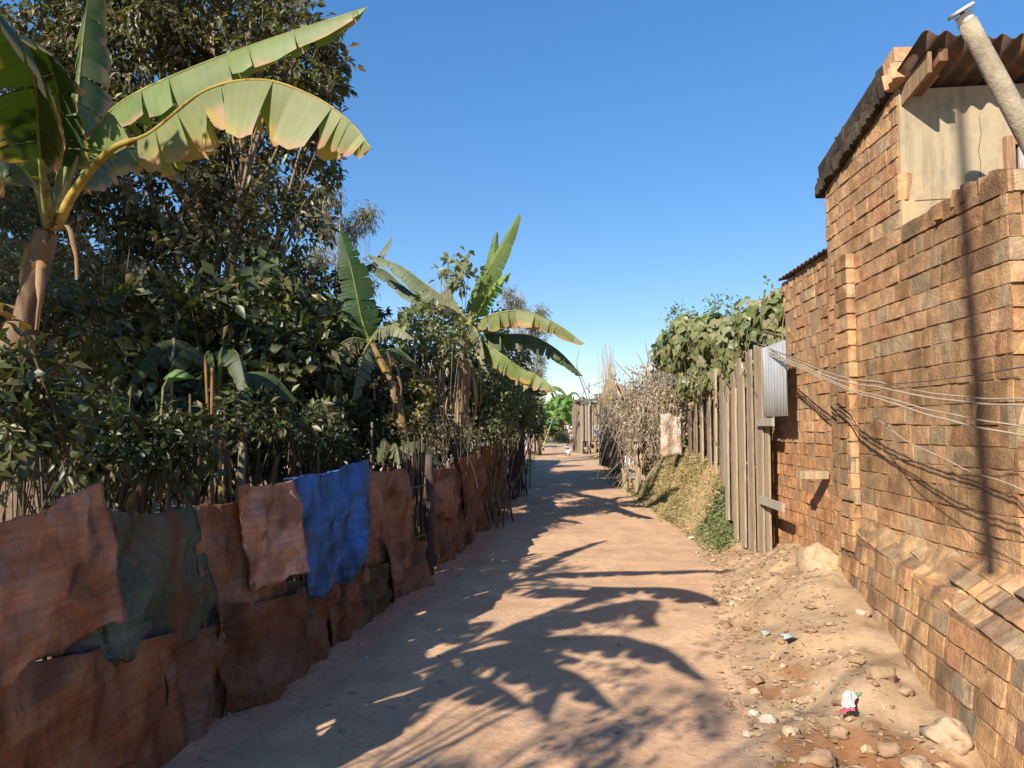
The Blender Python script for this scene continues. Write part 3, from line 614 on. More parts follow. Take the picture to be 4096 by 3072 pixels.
# B: plant with long leaves over the road
B = thing('banana_plant', 'tall banana plant behind mid fence with three leaves arching right over the road', 'banana plant', (-.9, 11.4, 0))
banana_stem(B, [V(-.85, 11.5, 0), V(-.8, 11.4, 1.0), P(462, 395, 11.3), P(466, 332, 11.3)], .12, .085, (.42, .30, .20), seed=4)
tb = P(468, 322, 11.3)
bl = lambda c, *a, **k: banana_leaf(B, [tb]+pl(*a), seed=R.randrange(99), rib_r=.02, **k)
bl(0, (481, 319, 11.1), (500, 312, 10.8), (525, 311, 10.6), (556, 323, 10.4), (585, 344, 10.2), hw=.3, pet=.14, hang=(75, 60), tear=.55, brown=.12, col=(.15, .18, .06))
bl(0, (484, 330, 11.3), (504, 334, 11.2), (530, 335, 11.1), (558, 350, 11.), (583, 376, 11.), hw=.3, pet=.2, hang=(70, 75), tear=.5, brown=.0, col=(.06, .10, .04))
bl(0, (482, 340, 11.), (500, 353, 10.8), (520, 367, 10.5), (540, 377, 10.3), (557, 390, 10.2), hw=.3, pet=.22, hang=(70, 70), tear=.55, brown=.1, col=(.14, .19, .05))
bl(0, (474, 300, 11.2), (484, 278, 11.1), (500, 250, 11.), (520, 213, 10.9), hw=.24, pet=.08, hang=(15, 35), side_dir=(1, -.3, -.4), tear=.15, brown=0, col=(.13, .19, .05))
bl(0, (482, 305, 11.2), (490, 290, 11.1), (498, 280, 11.), (510, 272, 10.9), hw=.2, pet=.1, hang=(40, 40), tear=.5, brown=0, col=(.17, .27, .05))
bl(0, (484, 290, 11.4), (492, 260, 11.5), (497, 231, 11.6), hw=.16, pet=.1, hang=(20, 20), side_dir=(1, 0, 0), tear=.3, brown=0, col=(.09, .15, .03))
bl(0, (455, 305, 11.5), (430, 287, 11.6), (399, 265, 11.7), (367, 254, 11.9), hw=.27, pet=.12, hang=(60, 60), tear=.4, brown=0, col=(.07, .11, .05))
bl(0, (445, 310, 11.8), (415, 295, 12.2), (388, 272, 12.4), (375, 262, 12.5), (392, 237, 12.6), hw=.24, pet=.3, hang=(40, 40), tear=.5, brown=0, col=(.07, .10, .05))
bl(0, (450, 290, 11.6), (460, 265, 11.7), (470, 250, 11.8), hw=.2, pet=.1, hang=(40, 40), tear=.3, brown=0, col=(.12, .14, .07))
bl(0, (450, 308, 11.), (430, 303, 10.8), (402, 310, 10.6), hw=.22, pet=.15, hang=(60, 60), tear=.4, brown=0, col=(.10, .12, .07))
bl(0, (476, 330, 11.), (482, 345, 10.7), (487, 372, 10.6), hw=.22, pet=.05, hang=(40, 60), tear=.4, brown=.1, col=(.13, .14, .09))
bl(0, (455, 335, 11.), (440, 345, 10.9), (425, 380, 10.8), hw=.2, pet=.1, hang=(60, 60), tear=.6, brown=.5, col=(.12, .12, .06))
# C: plant with broad upright leaf
Cc = thing('banana_plant', 'banana plant with one broad dark upright leaf and a leaning dead stem', 'banana plant', (-1.9, 9.4, 0))
banana_stem(Cc, [V(-1.15, 9.1, 0), P(404, 440, 9.1), P(392, 385, 9.2), P(371, 345, 9.3)], .065, .05, (.24, .17, .08), seed=9)
tc = P(370, 342, 9.3)
cl_ = lambda *a, **k: banana_leaf(Cc, [tc]+pl(*a), seed=R.randrange(99), rib_r=.018, **k)
cl_((362, 320, 9.2), (356, 290, 9.2), (349, 260, 9.2), (341, 231, 9.3), hw=.25, pet=.06, hang=(8, 12), mat='banana_dark', tear=.25, brown=0, col=(.02, .055, .01), curve=5, side_dir=(1, .3, 0))  # near-black green carries this leaf's backlit shade
cl_((352, 338, 9.1), (335, 350, 8.9), (318, 385, 8.8), hw=.26, pet=.1, hang=(50, 50), tear=.6, brown=.05, col=(.12, .135, .08))
cl_((378, 330, 9.2), (395, 326, 9.), (415, 339, 8.9), hw=.2, pet=.1, hang=(55, 50), tear=.5, brown=0, col=(.15, .16, .10))
cl_((365, 350, 9.1), (358, 370, 8.9), (352, 400, 8.8), hw=.24, pet=.1, hang=(40, 40), tear=.5, brown=0, col=(.12, .14, .08))
cl_((380, 350, 9.4), (400, 350, 9.6), (425, 372, 9.7), hw=.22, pet=.1, hang=(60, 60), tear=.5, brown=.1, col=(.07, .10, .04))
cl_((352, 325, 9.5), (330, 315, 9.8), (300, 330, 10), hw=.25, pet=.1, hang=(60, 60), tear=.5, brown=0, col=(.05, .08, .03))
# D,E: young plants behind the near sacks, leaf colour darkened for their shade
def small_banana(label, base, h, leaves_, seed, col=(.03, .05, .015), hw=.22):
    rr = random.Random(seed); t = thing('banana_plant', label, 'banana plant', base); b = V(*base); tp = b+V(rr.uniform(-.15, .15), 0, h)
    banana_stem(t, [b-V(0, 0, .1), b+V(rr.uniform(-.1, .1), 0, h*.5), tp], .075, .045, (.13, .09, .06), seed=seed)
    for k in range(leaves_):
        a = rr.uniform(0, 6.28) if k else .3; L = rr.uniform(.8, 1.2)*h/2.4; d = V(math.cos(a), math.sin(a)*.7, 0); up = rr.uniform(.2, .8)
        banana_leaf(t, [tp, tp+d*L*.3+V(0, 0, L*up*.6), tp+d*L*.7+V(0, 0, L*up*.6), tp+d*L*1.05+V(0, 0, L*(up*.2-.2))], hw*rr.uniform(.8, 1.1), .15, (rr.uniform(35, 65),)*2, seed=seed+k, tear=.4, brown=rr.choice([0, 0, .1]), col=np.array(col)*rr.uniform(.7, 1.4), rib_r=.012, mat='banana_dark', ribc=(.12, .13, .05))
small_banana('dark young banana plant in shade behind the pink sack', (-2.5, 6.3, 0), 1.9, 6, 40)
small_banana('shaded banana plant behind the blue tarp', (-2.3, 7.9, 0), 1.6, 6, 60)
small_banana('shaded banana plant in the gap behind the green cloth', (-3.3, 6.6, 0), 1.5, 5, 80)
small_banana('low banana plant directly behind the brown sacks right of the blue tarp', (-1.5, 8.6, 0), 1.2, 5, 95, (.09, .11, .05), .18)
# ---- big tree
def tree(name, label, cat, base, top, r0, ells, ncl, per, L, W, pal, seed, group=None, mat='leaf', nl=9, bark='bark', droop=.5, surf=.35, spread=.14, bc=(.5, .5, .5)):
    t = thing(name, label, cat, base, group); rr = random.Random(seed)
    foliage('crown', ells, ncl, per, L, W, pal, M[mat], t, surf, droop, spread)
    limbs('trunk', t, base, top, r0, [V(*e[:3])+NR.normal(size=3)*.3 for e in ells for _ in range(max(1, nl//len(ells)))], bc, M[bark], rr=rr); return t
BE = [ell(215, 10, 12.2, 95, 80), ell(290, 60, 11.8, 58, 60), ell(140, 60, 12.5, 90, 90), ell(250, 140, 12, 85, 70), ell(300, 100, 11.6, 42, 40), ell(160, 190, 12.2, 100, 80),
      ell(285, 230, 11.6, 48, 60), ell(60, 120, 13, 90, 100), ell(225, 290, 11.8, 85, 60), ell(295, 300, 11.5, 42, 40), ell(100, 300, 12.3, 90, 70), ell(20, 260, 12.8, 60, 90), ell(190, -70, 12.6, 90, 60), ell(325, 160, 11.8, 28, 50), ell(320, 370, 12.5, 50, 50), ell(150, 370, 12.8, 110, 40), ell(330, 60, 11.9, 22, 40), ell(40, 40, 12.4, 60, 70), ell(10, 160, 12, 50, 60), ell(100, -20, 12.3, 80, 50)]
tree('broadleaf_tree', 'big dense dark green tree towering behind the near banana plant', 'tree', (-5.0, 12.2, 0), P(200, 190, 12.2), .24, BE, 7000, 13, .165, .068, DUST, 5, nl=26)
# gum trees far behind
def gum(label, px, Yd, ytop, seed, wpx):
    b = P(px, 430, Yd); b[2] = 0; t = thing('gum_tree', label, 'tree', b); rr = random.Random(seed); ells = []; s = Yd/F
    for k in range(9):
        ells.append(ell(px+rr.uniform(-wpx, wpx), ytop+12+k*rr.uniform(9, 13), Yd+rr.uniform(-.7, .7), rr.uniform(.3, .5)*wpx, rr.uniform(.4, .6)*wpx))
    foliage('crown', ells, 520, 11, .20, .03, [(.17, .16, .12), (.13, .13, .09), (.22, .2, .15)], M['leaf'], t, .1, 1.1, .22)
    limbs('trunk', t, b, P(px, ytop+10, Yd), .055, [V(*e[:3]) for e in ells], (.34, .28, .22), M['stick'], rr=rr)
gum('slender gum tree with drooping grey leaves just right of the big tree', 341, 20, 182, 3, 24)
gum('pale gum tree rising behind the road-side banana plant, leaning left', 520, 30, 280, 4, 22)
gum('small wispy gum tree nearest the road end on the left', 530, 34, 300, 6, 16)
# shrubs
def shrub(label, ells, ncl, per=10, L=.09, W=.045, pal=GREEN, seed=1, name='shrub', cat='shrub', stemc=None, droop=.2, mat='leaf', ns=7, surf=.1, spread=.09, hgt=0, group=None, sr=.014):
    rr = random.Random(seed); stemc = stemc or ((.11, .08, .055) if mat == 'leafdark' else (.24, .18, .12)); e0 = np.array([e[:3] for e in ells]); b = e0.mean(0); b[2] = float(H(b[0], b[1])); t = thing(name, label, cat, b, group)
    foliage('foliage', ells, ncl, per, L, W, pal, M[mat], t, surf, droop, spread)
    mb = MB()
    for e in ells:
        for q in range(ns):
            p0 = V(e[0]*.5+b[0]*.5+rr.uniform(-.25, .25), e[1]*.5+b[1]*.5+rr.uniform(-.2, .2), b[2]-.02); p1 = V(e[0]+rr.uniform(-1, 1)*e[3]*.9, e[1]+rr.uniform(-1, 1)*e[4]*.7, e[2]+rr.uniform(-.5, 1.0)*e[5])
            tube(mb, crom([p0, (p0+p1)/2+NR.normal(size=3)*.08, p1], 7), np.linspace(sr, sr*.3, 7), 5, stemc)
    mb.build('stems', M['stick'], t, True); return t
shrub('sunlit leafy shrub low behind the tan cloth at far left', [ell(50, 430, 6.8, 55, 55), ell(20, 480, 6, 40, 40), ell(95, 400, 7.5, 45, 50), ell(60, 350, 8, 60, 40)], 700, 10, .075, .04, [(.16, .17, .06), (.12, .14, .045), (.2, .18, .08), (.35, .2, .06)], 2)
shrub('dusty shrub at the left edge under the banana leaves', [ell(30, 300, 7.5, 50, 60), ell(100, 280, 8.5, 50, 40), ell(10, 220, 8.5, 40, 50)], 500, 9, .10, .05, DUST, 3)
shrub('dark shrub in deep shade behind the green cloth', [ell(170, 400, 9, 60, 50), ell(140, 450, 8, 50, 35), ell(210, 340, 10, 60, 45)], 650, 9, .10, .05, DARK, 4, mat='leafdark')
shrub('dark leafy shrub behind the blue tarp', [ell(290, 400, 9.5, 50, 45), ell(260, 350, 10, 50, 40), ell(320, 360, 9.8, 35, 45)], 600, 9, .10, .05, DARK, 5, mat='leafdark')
shrub('shrub with broad dusty leaves right of the upright banana leaf', [ell(350, 410, 9.6, 40, 35), ell(400, 400, 10, 35, 40), ell(330, 340, 10, 30, 35)], 420, 8, .14, .08, DUST, 6)
shrub('tall thin shrub with bare wands before the leaning dead banana stem', [ell(432, 285, 10.6, 16, 22), ell(422, 330, 10.5, 26, 30), ell(448, 345, 10.4, 20, 30), ell(460, 270, 10.8, 18, 16)], 120, 8, .13, .065, [(.17, .19, .08), (.13, .15, .06)], 7, sr=.012)
shrub('twiggy thorn bush spilling over the sacks mid fence', [ell(445, 425, 9.6, 36, 24), ell(425, 440, 9.2, 24, 20), ell(465, 430, 10.2, 26, 24)], 330, 8, .05, .022, [(.17, .13, .07), (.12, .12, .05), (.2, .16, .09)], 8, stemc=(.16, .115, .085), ns=20, sr=.006)
shrub('green leafy shrub under the arching banana leaves', [ell(485, 400, 11.8, 32, 26), ell(505, 385, 12.5, 22, 24), ell(480, 425, 11.5, 26, 16), ell(515, 415, 13.5, 22, 24)], 650, 9, .11, .045, [(.13, .16, .06), (.09, .12, .04), (.06, .08, .03)], 9)
shrub('dark shrub at the far end of the sack fence', [ell(520, 400, 17, 20, 22), ell(530, 420, 21, 16, 20), ell(505, 430, 15, 18, 20), ell(500, 370, 16, 30, 30)], 600, 9, .12, .05, DARK, 10, mat='leafdark')
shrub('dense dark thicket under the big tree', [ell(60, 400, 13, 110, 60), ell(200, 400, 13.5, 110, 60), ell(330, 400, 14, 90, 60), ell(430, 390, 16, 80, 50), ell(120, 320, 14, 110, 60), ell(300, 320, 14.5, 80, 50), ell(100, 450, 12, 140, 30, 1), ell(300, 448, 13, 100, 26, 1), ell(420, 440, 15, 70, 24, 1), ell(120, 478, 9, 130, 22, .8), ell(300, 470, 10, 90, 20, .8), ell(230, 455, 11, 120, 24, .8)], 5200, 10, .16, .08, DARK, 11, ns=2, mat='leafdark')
shrub('pale green shrub on the left behind the banana plants, deep in the garden', [ell(400, 350, 19, 60, 40), ell(470, 350, 20, 60, 40)], 500, 9, .18, .08, GREEN, 12)
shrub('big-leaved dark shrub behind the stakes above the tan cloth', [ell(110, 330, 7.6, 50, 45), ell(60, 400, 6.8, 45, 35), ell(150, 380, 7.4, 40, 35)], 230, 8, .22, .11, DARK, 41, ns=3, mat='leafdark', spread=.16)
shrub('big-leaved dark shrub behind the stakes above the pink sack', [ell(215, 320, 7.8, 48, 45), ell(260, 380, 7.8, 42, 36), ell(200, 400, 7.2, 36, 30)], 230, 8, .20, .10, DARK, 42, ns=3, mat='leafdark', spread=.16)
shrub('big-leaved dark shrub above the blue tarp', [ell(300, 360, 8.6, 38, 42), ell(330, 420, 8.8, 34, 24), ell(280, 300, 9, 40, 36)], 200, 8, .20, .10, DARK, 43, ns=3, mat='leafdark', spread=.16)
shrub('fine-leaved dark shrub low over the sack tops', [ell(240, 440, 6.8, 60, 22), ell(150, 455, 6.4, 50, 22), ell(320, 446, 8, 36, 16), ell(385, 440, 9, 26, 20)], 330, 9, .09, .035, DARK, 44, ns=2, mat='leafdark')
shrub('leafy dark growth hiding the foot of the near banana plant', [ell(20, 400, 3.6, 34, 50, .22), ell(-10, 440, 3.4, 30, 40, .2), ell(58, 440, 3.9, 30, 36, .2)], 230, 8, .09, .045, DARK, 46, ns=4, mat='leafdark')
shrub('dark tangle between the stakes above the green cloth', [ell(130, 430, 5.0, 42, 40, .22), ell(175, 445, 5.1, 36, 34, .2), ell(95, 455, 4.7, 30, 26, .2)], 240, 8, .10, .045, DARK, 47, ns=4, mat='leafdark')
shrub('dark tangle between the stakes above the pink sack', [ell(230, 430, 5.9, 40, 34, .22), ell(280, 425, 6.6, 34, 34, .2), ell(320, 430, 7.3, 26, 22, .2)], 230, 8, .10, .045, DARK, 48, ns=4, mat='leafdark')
shrub('slim shrub with yellowing leaves behind the reed panel', [ell(405, 420, 9.4, 16, 24), ell(415, 395, 9.8, 16, 20)], 90, 8, .10, .045, [(.2, .2, .06), (.14, .16, .05), (.28, .2, .06)], 45)
# canes and stakes behind the sacks
def stake(px, ytop, Yd, lean, r, c, label, group):
    q = P(px, ytop+(22 if 'golden' not in label and 'bright' not in label else 8), Yd); r *= .8; b = V(q[0]+lean, q[1], float(H(q[0], q[1]))-.05); m = MB(); mid = (q+b)/2+NR.normal(size=3)*.03
    tube(m, crom([b, mid, q], 8), np.linspace(r*1.15, r*.7, 8), 7, c, jit=.08); tag(m.build('garden_stake', M['stick'], None, True), label, 'stake', group)
gs = 'stakes and canes standing behind the sack fence'
stl = [(110, 385, 5.2, -.25, .03, 'thick reddish stake behind the green cloth'), (122, 400, 5.6, .1, .018, 'thin stake just right of the thick reddish one'), (138, 395, 5.4, -.15, .016, 'thin leaning stake left of the broad slanting branch'), (168, 372, 5.6, -.35, .045, 'broad slanting branch behind the brown narrow sack'),
       (174, 330, 6.0, .0, .022, 'pale sunlit stake above the bright broad leaf'), (190, 372, 5.4, .05, .014, 'slim straight cane left of the pink sack'), (205, 348, 5.4, .12, .017, 'tall golden cane above the pink sack'), (212, 360, 5.6, .1, .02, 'brown cane right of the tall golden cane'),
       (196, 400, 5.8, .1, .03, 'stout dark stake behind the pink sack'), (243, 420, 5.8, .0, .055, 'thick pale cut post with sunlit lower half behind the pink sack'), (268, 345, 6.6, -.2, .014, 'long green shoot left of the blue tarp'), (292, 410, 7.0, .12, .016, 'bent cane over the middle of the blue tarp'), (318, 425, 7.2, .05, .02, 'orange dry cane over the right end of the blue tarp'),
       (385, 420, 8.2, -.05, .02, 'dark stake behind the brown sack right of the tarp'), (372, 400, 8.4, .02, .025, 'dark reddish stake further left behind the same brown sack'), (152, 405, 5.5, .02, .02, 'dark stake touching the broad slanting branch')]
for k, (px, yt_, Yd, le, r, lb) in enumerate(stl):
    c = [(.16, .08, .045), (.12, .085, .06), (.17, .13, .09), (.17, .10, .05)][(k*7) % 4]
    if 'golden' in lb or 'orange' in lb: c = (.26, .14, .05)
    if 'pale' in lb: c = (.22, .19, .12)
    if 'green' in lb: c = (.11, .13, .06)
    stake(px, yt_, Yd, le, r, c, lb, gs)
# single bright broad leaf plant
t = thing('broad_leaf_shoot', 'shoot with one bright green broad leaf among the stakes', 'plant', P(150, 470, 5.1)*V(1, 1, 0))
m = MB(); q = P(163, 388, 5.1); tube(m, crom([V(q[0]-.1, 5.1, 0), q+V(-.02, 0, -.5), q], 8), .008, 5, (.2, .22, .1)); m.build('stem', M['stick'], t, True)
banana_leaf(t, [q]+pl((172, 372, 5.0), (182, 370, 4.9), (193, 376, 4.8)), .09, .2, (25, 30), tear=0, brown=0, col=(.12, .22, .06), rib_r=.004)
# ------------------------------------------------------------------ sack fence
def cloth(label, tl, tr, br, bl_, col, off=.03, nu=64, nv=60, fold=.02, sag=.03, seed=1, cat='sack cloth', rag=.015, stripe=None, name='sack_cloth', lab2=None, sagb=0., tuck=None):
    A_, B_, C_, D_ = [fence_pt(*q) for q in (tl, tr, br, bl_)]; vs = []; cs = []; rr = random.Random(seed); ph = [rr.uniform(0, 6) for _ in range(6)]; col = np.array(col)
    wid = np.linalg.norm(B_-A_); hgt = abs(A_[2]-D_[2])+.01
    for j in range(nv+1):
        v = j/nv
        for i in range(nu+1):
            u = i/nu; p = (A_*(1-u)+B_*u)*(1-v)+(D_*(1-u)+C_*u)*v
            y = p[1]; p = V(fx(y), y, p[2]) if True else p
            k = 4*u*(1-u); p[2] -= sag*k*(1-v); p[2] -= sagb*k*v
            p[2] += .4*rag*noise1(u*40, 0, seed)*(v > .99)+rag*float(fbm(V(u*6, v*2, seed), 1.0, 2))*((abs(v-1) < .01)*1.5+(v < .01)*.8)
            d = off; fold_ = fold*min(1, 6*min(u+.08, 1.08-u))*1.1
            d += fold_*math.sin(u*rr_c(ph[0], 5, 11)+v*2.2+ph[1])*(.35+.65*v)+fold_*.6*math.sin((u+v*.7)*rr_c(ph[2], 9, 17)+ph[3])
            d += fold_*.55*float(fbm(V(u*4.2, v*1.2, seed*3.1), 1.0, 3))
            # catenary folds hung from the corners
            rd = math.hypot(u-.05, v*hgt/wid+.05); d += fold_*.6*math.sin(rd*16+ph[4])*max(0, 1-rd*.8)
            rd = math.hypot(u-.95, v*hgt/wid+.05); d += fold_*.6*math.sin(rd*14+ph[5])*max(0, 1-rd*.8)
            d += .007*float(fbm(V(u*11, v*9, seed+3), 1.0, 3))+0.016*fold/.03*max(0, 1-3.2*abs(noise1(u*2.3+v*1.3, v*1.6-u*1.1, seed+20.)))*min(1, 5*min(u, 1-u)+.1)+.012*max(0, 1-4*abs(noise1(u*5+v*1.5, v*4-u*2, seed+40.)))*min(1, 5*min(u, 1-u)+.1); d += .03*sstep((v-.85)/.15)*(1 if tuck else 0)+.012*math.sin(math.pi*v)
            q = p+V(1, .1, 0)*d
            vs.append(q); n1 = fbm(V(u*2.2+v, v*2.2-u*.8, seed+9), 1.0, 3); f1 = 0 if name == 'blue_tarp' else min(1, max(0, n1*2-.1))*(.55 if col[0] > col[2]*1.2 else .25); c = col*(1+.18*fbm(V(u*4, v*4, seed+19), 1.0, 3)); c = c*(1-f1)+np.array([.22, .10, .055])*f1; f2 = min(1, max(0, fbm(V(u*3, v*3+u*2, seed+29), 1.0, 3)*3-1.2))*.6; c = c*(1-f2)+np.array([.05, .045, .045])*f2
            if stripe and stripe[0] < u+.08*v < stripe[1]: c = np.array(stripe[2])
            if min(u, 1-u) < .02 or v > .985: c = c*.7
            cs.append(c)
    k = nu+1; fs = [(j*k+i, j*k+i+1, (j+1)*k+i+1, (j+1)*k+i) for j in range(nv) for i in range(nu)]
    o = mesh(name, vs, fs, M['cloth'], None, np.array(cs), True); md = o.modifiers.new('s', 'SOLIDIFY'); md.thickness = .002; md.offset = 0
    tag(o, label, cat, 'sacks and cloths patching the roadside fence'); return o
def rr_c(p, a, b): return a+(b-a)*(p/6.3)
BR = (.33, .20, .145); BR2 = (.25, .155, .115); PK = (.62, .39, .31); TE = (.10, .15, .13)
cloth('large tan cloth, nearest upper one, slanting down at the left edge', (-60, 532), (82, 480), (103, 618), (-60, 700), (.45, .275, .205), off=.10, fold=.012, seed=1, sag=.02)
cloth('dark green teal cloth with a brown stripe, right of the large tan cloth', (95, 512), (184, 503), (214, 622), (92, 664), TE, off=.06, fold=.032, seed=2, stripe=(.62, .74, (.17, .10, .07)), sagb=.06)
cloth('small torn teal cloth peeking out under the tan cloth', (28, 630), (146, 616), (144, 664), (40, 690), (.10, .16, .16), off=.05, fold=.008, seed=22)
cloth('narrow brown cloth with a folded top between the green cloth and pink sack', (178, 500), (228, 500), (292, 612), (198, 646), BR, off=.05, fold=.02, seed=3)
cloth('pinkish dusty sack with a stitched bottom corner beside the blue tarp', (212, 485), (271, 480), (287, 569), (226, 592), PK, off=.13, fold=.025, seed=4, sag=.02)
cloth('bright blue plastic tarp with a frayed lower edge', (268, 476), (352, 457), (351, 565), (290, 600), (.07, .23, .66), off=.12, fold=.035, seed=5, name='blue_tarp', cat='tarp', rag=.05, sag=.02)
cloth('tall brown sack right of the blue tarp', (350, 470), (400, 469), (411, 562), (336, 592), BR, off=.07, fold=.03, seed=6, sag=.015)
cloth('brown rag gathered low in front of the reed panel', (370, 540), (414, 540), (414, 602), (382, 614), BR2, off=.12, fold=.045, seed=7)
cloth('big rust brown lower sack at the bottom left corner', (-110, 678), (156, 632), (166, 765), (-120, 990), (.31, .165, .10), off=.09, fold=.03, seed=8, sag=.02)
cloth('brown lower sack below the green cloth', (142, 636), (210, 622), (220, 732), (158, 772), BR2, off=.07, fold=.035, seed=9)
cloth('rounded lower sack with dark patches below the pink sack', (196, 606), (292, 584), (292, 692), (210, 732), (.19, .115, .08), off=.10, fold=.05, seed=10, sagb=.04)
cloth('brown lower sack below the blue tarp', (274, 584), (330, 566), (332, 656), (284, 694), BR2, off=.06, fold=.04, seed=11)
cloth('narrow orange brown rag between two lower sacks', (316, 574), (350, 564), (352, 640), (322, 662), (.24, .13, .08), off=.08, fold=.03, seed=12)
cloth('olive stained lower sack before the reed panel', (342, 568), (392, 552), (392, 612), (344, 644), (.14, .105, .07), off=.07, fold=.04, seed=13)
cloth('brown sack with wide folds just past the dark post', (428, 468), (456, 462), (462, 516), (428, 520), BR, off=.06, fold=.03, seed=14)
cloth('lower brown sack just past the dark post', (426, 510), (451, 510), (451, 562), (430, 582), BR2, off=.05, fold=.03, seed=15)
cloth('second lower brown sack past the dark post', (446, 511), (464, 506), (466, 546), (448, 564), BR2, off=.06, fold=.03, seed=16)
cloth('reddish sack draped over a stump mid fence', (452, 458), (472, 445), (476, 533), (460, 542), (.24, .14, .10), off=.10, fold=.06, seed=17)
cloth('tall brown sack beyond the draped one', (470, 445), (488, 447), (488, 519), (473, 533), (.24, .12, .08), off=.08, fold=.06, seed=19)
cloth('narrow red brown rag topping the fence before the grey cloth', (486, 440), (496, 442), (495, 480), (487, 484), (.28, .14, .1), off=.12, fold=.04, seed=20)
cloth('grey green cloth near the far end of the fence', (494, 453), (504, 456), (505, 488), (493, 514), (.15, .15, .15), off=.07, fold=.03, seed=21)
# fence frame: posts and rails carrying the cloths
fen = thing('stake_fence', 'rough stake fence along the left of the road carrying the sacks', 'fence', (fx(6), 6, 0))
for Y in list(np.arange(2.0, 12, .62))+list(np.arange(12.5, 19, 1.1)):
    m = MB(); x = fx(Y)-.03; h = 1.12+R.uniform(-.05, .12); tube(m, [V(x, Y, -.1), V(x+R.uniform(-.02, .02), Y, h*.5), V(x+R.uniform(-.03, .03), Y, h)], [.03, .028, .022], 7, (.16, .10, .07)); m.build('post', M['stick'], fen, True)
for z in (.35, .8, 1.08):
    m = MB(); yy = np.arange(1.5, 19, .5); tube(m, np.stack([fx(yy)-.01, yy, z+noise(np.stack([yy, yy*0, yy*0+z*9], -1), .8)*.03], -1), .014, 6, (.2, .13, .08)); m.build('rail', M['stick'], fen, True)
m = MB()
for Y in np.arange(1.8, 19, .055):
    if R.random() < .25: continue
    x = fx(Y)-.05+R.uniform(-.015, .015); tube(m, [V(x, Y, -.05), V(x+R.uniform(-.03, .03), Y+R.uniform(-.05, .05), R.uniform(.85, 1.15))], .009, 5, np.array([.14, .10, .065])*R.uniform(.6, 1.3))
m.build('cane_screen', M['stick'], fen, True)
rd = thing('reed_panel', 'upright bundle of thin dark reeds tied between two sacks', 'reed screen', fence_pt(408, 580)*V(1, 1, 0))
m = MB(); 
for k in range(34):
    f_ = k/33; a = fence_pt(398+f_*22, 588-f_*8); Y = a[1]; x = fx(Y)+.03+R.uniform(-.02, .03); tube(m, [V(x, Y, 0), V(x+R.uniform(-.02, .02), Y, .7), V(x+R.uniform(-.02, .02), Y+R.uniform(-.02, .02), 1.22+R.uniform(-.1, .35))], .008, 5, np.array([.10, .075, .05])*R.uniform(.5, 1.5))
m.build('reeds', M['stick'], rd, True)
m = MB()
for z in (.5, 1.0): a = fence_pt(398, 588); b = fence_pt(420, 580); tube(m, [V(fx(a[1])+.06, a[1], z), V(fx(b[1])+.06, b[1], z)], .008, 5, (.2, .15, .1))
m.build('binding', M['stick'], rd, True)
m = MB(); a = fence_pt(425, 580); tube(m, crom([V(fx(a[1])+.05, a[1], -.05), V(fx(a[1])+.06, a[1], .7), V(fx(a[1])+.03, a[1], 1.3)], 9), .045, 9, (.10, .075, .07), jit=.12); tag(m.build('fence_post', M['stick'], None, True), 'dark knobbly post beside the reed panel', 'post')
# dark plank screen at the far end of the fence
df = thing('board_fence', 'dark shaded board fence at the far end of the sacks', 'fence', (.0, 20, 0))
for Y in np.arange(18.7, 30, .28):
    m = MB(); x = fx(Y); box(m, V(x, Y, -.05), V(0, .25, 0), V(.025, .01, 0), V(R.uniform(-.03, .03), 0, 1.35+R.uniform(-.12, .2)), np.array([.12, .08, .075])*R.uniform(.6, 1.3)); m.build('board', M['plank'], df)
# ------------------------------------------------------------------ right side: vine, hedge, sheets
def heart_leaves(name, n, ells, size, pal, parent):
    c, d, k = in_ells(n, ells, .3); c = c+0; pos = []; nor = d+NR.normal(size=d.shape)*.5; nor[:, 0] -= .5; nor[:, 1] -= .5; nor[:, 2] += .25; nor /= np.linalg.norm(nor, axis=1)[:, None]
    shp = np.array([(0, 0), (.28, -.14), (.52, .10), (.42, .42), (.2, .62), (0, 1.0), (-.2, .62), (-.42, .42), (-.52, .10), (-.28, -.14)]); down = np.array([0, 0, -1.])
    t = down-nor*(nor@down)[:, None]+NR.normal(size=d.shape)*.35; t -= nor*(np.sum(t*nor, 1))[:, None]; t /= np.linalg.norm(t, axis=1)[:, None]; s = np.cross(nor, t)
    sz = size*NR.uniform(.55, 1.3, n)
    P_ = c[:, None, :]+sz[:, None, None]*(s[:, None, :]*shp[None, :, 0, None]+t[:, None, :]*shp[None, :, 1, None]+nor[:, None, :]*(-.5*(shp[None, :, 0, None]**2)-.25*(shp[None, :, 1, None]**2)))
    ctr = c[:, None, :]+sz[:, None, None]*(t[:, None, :]*.3-nor[:, None, :]*.08); P_ = np.concatenate([P_, ctr], 1)
    v = P_.reshape(-1, 3); i = np.arange(n)[:, None]*11; f = np.concatenate([i+np.array([[q, (q+1) % 10, 10]]) for q in range(10)])
    col = np.repeat(pick(n, pal, .22), 11, 0); return mesh(name, v, f, M['leaf'], parent, col)
VP = [(.17, .20, .075), (.14, .17, .06), (.21, .22, .11), (.09, .14, .035), (.25, .22, .13)]
vine = thing('climbing_vine', 'thick broad-leaved green vine tumbling over the fence top beside the brick wall', 'vine', WQ(11, .9))
VE = [ell(690, 340, 12.6, 30, 26, .5), ell(670, 352, 14, 18, 20, .5), ell(715, 335, 11.5, 26, 22, .45), ell(735, 345, 10.6, 22, 30, .4), ell(755, 320, 9.8, 22, 22, .4), ell(778, 308, 9.0, 16, 20, .35), ell(710, 375, 11.7, 20, 22, .35), ell(690, 380, 12.8, 14, 20, .3), ell(738, 375, 10.4, 14, 14, .25), ell(775, 335, 9.0, 12, 16, .2)]
heart_leaves('leaves', 3300, VE, .128, VP, vine)
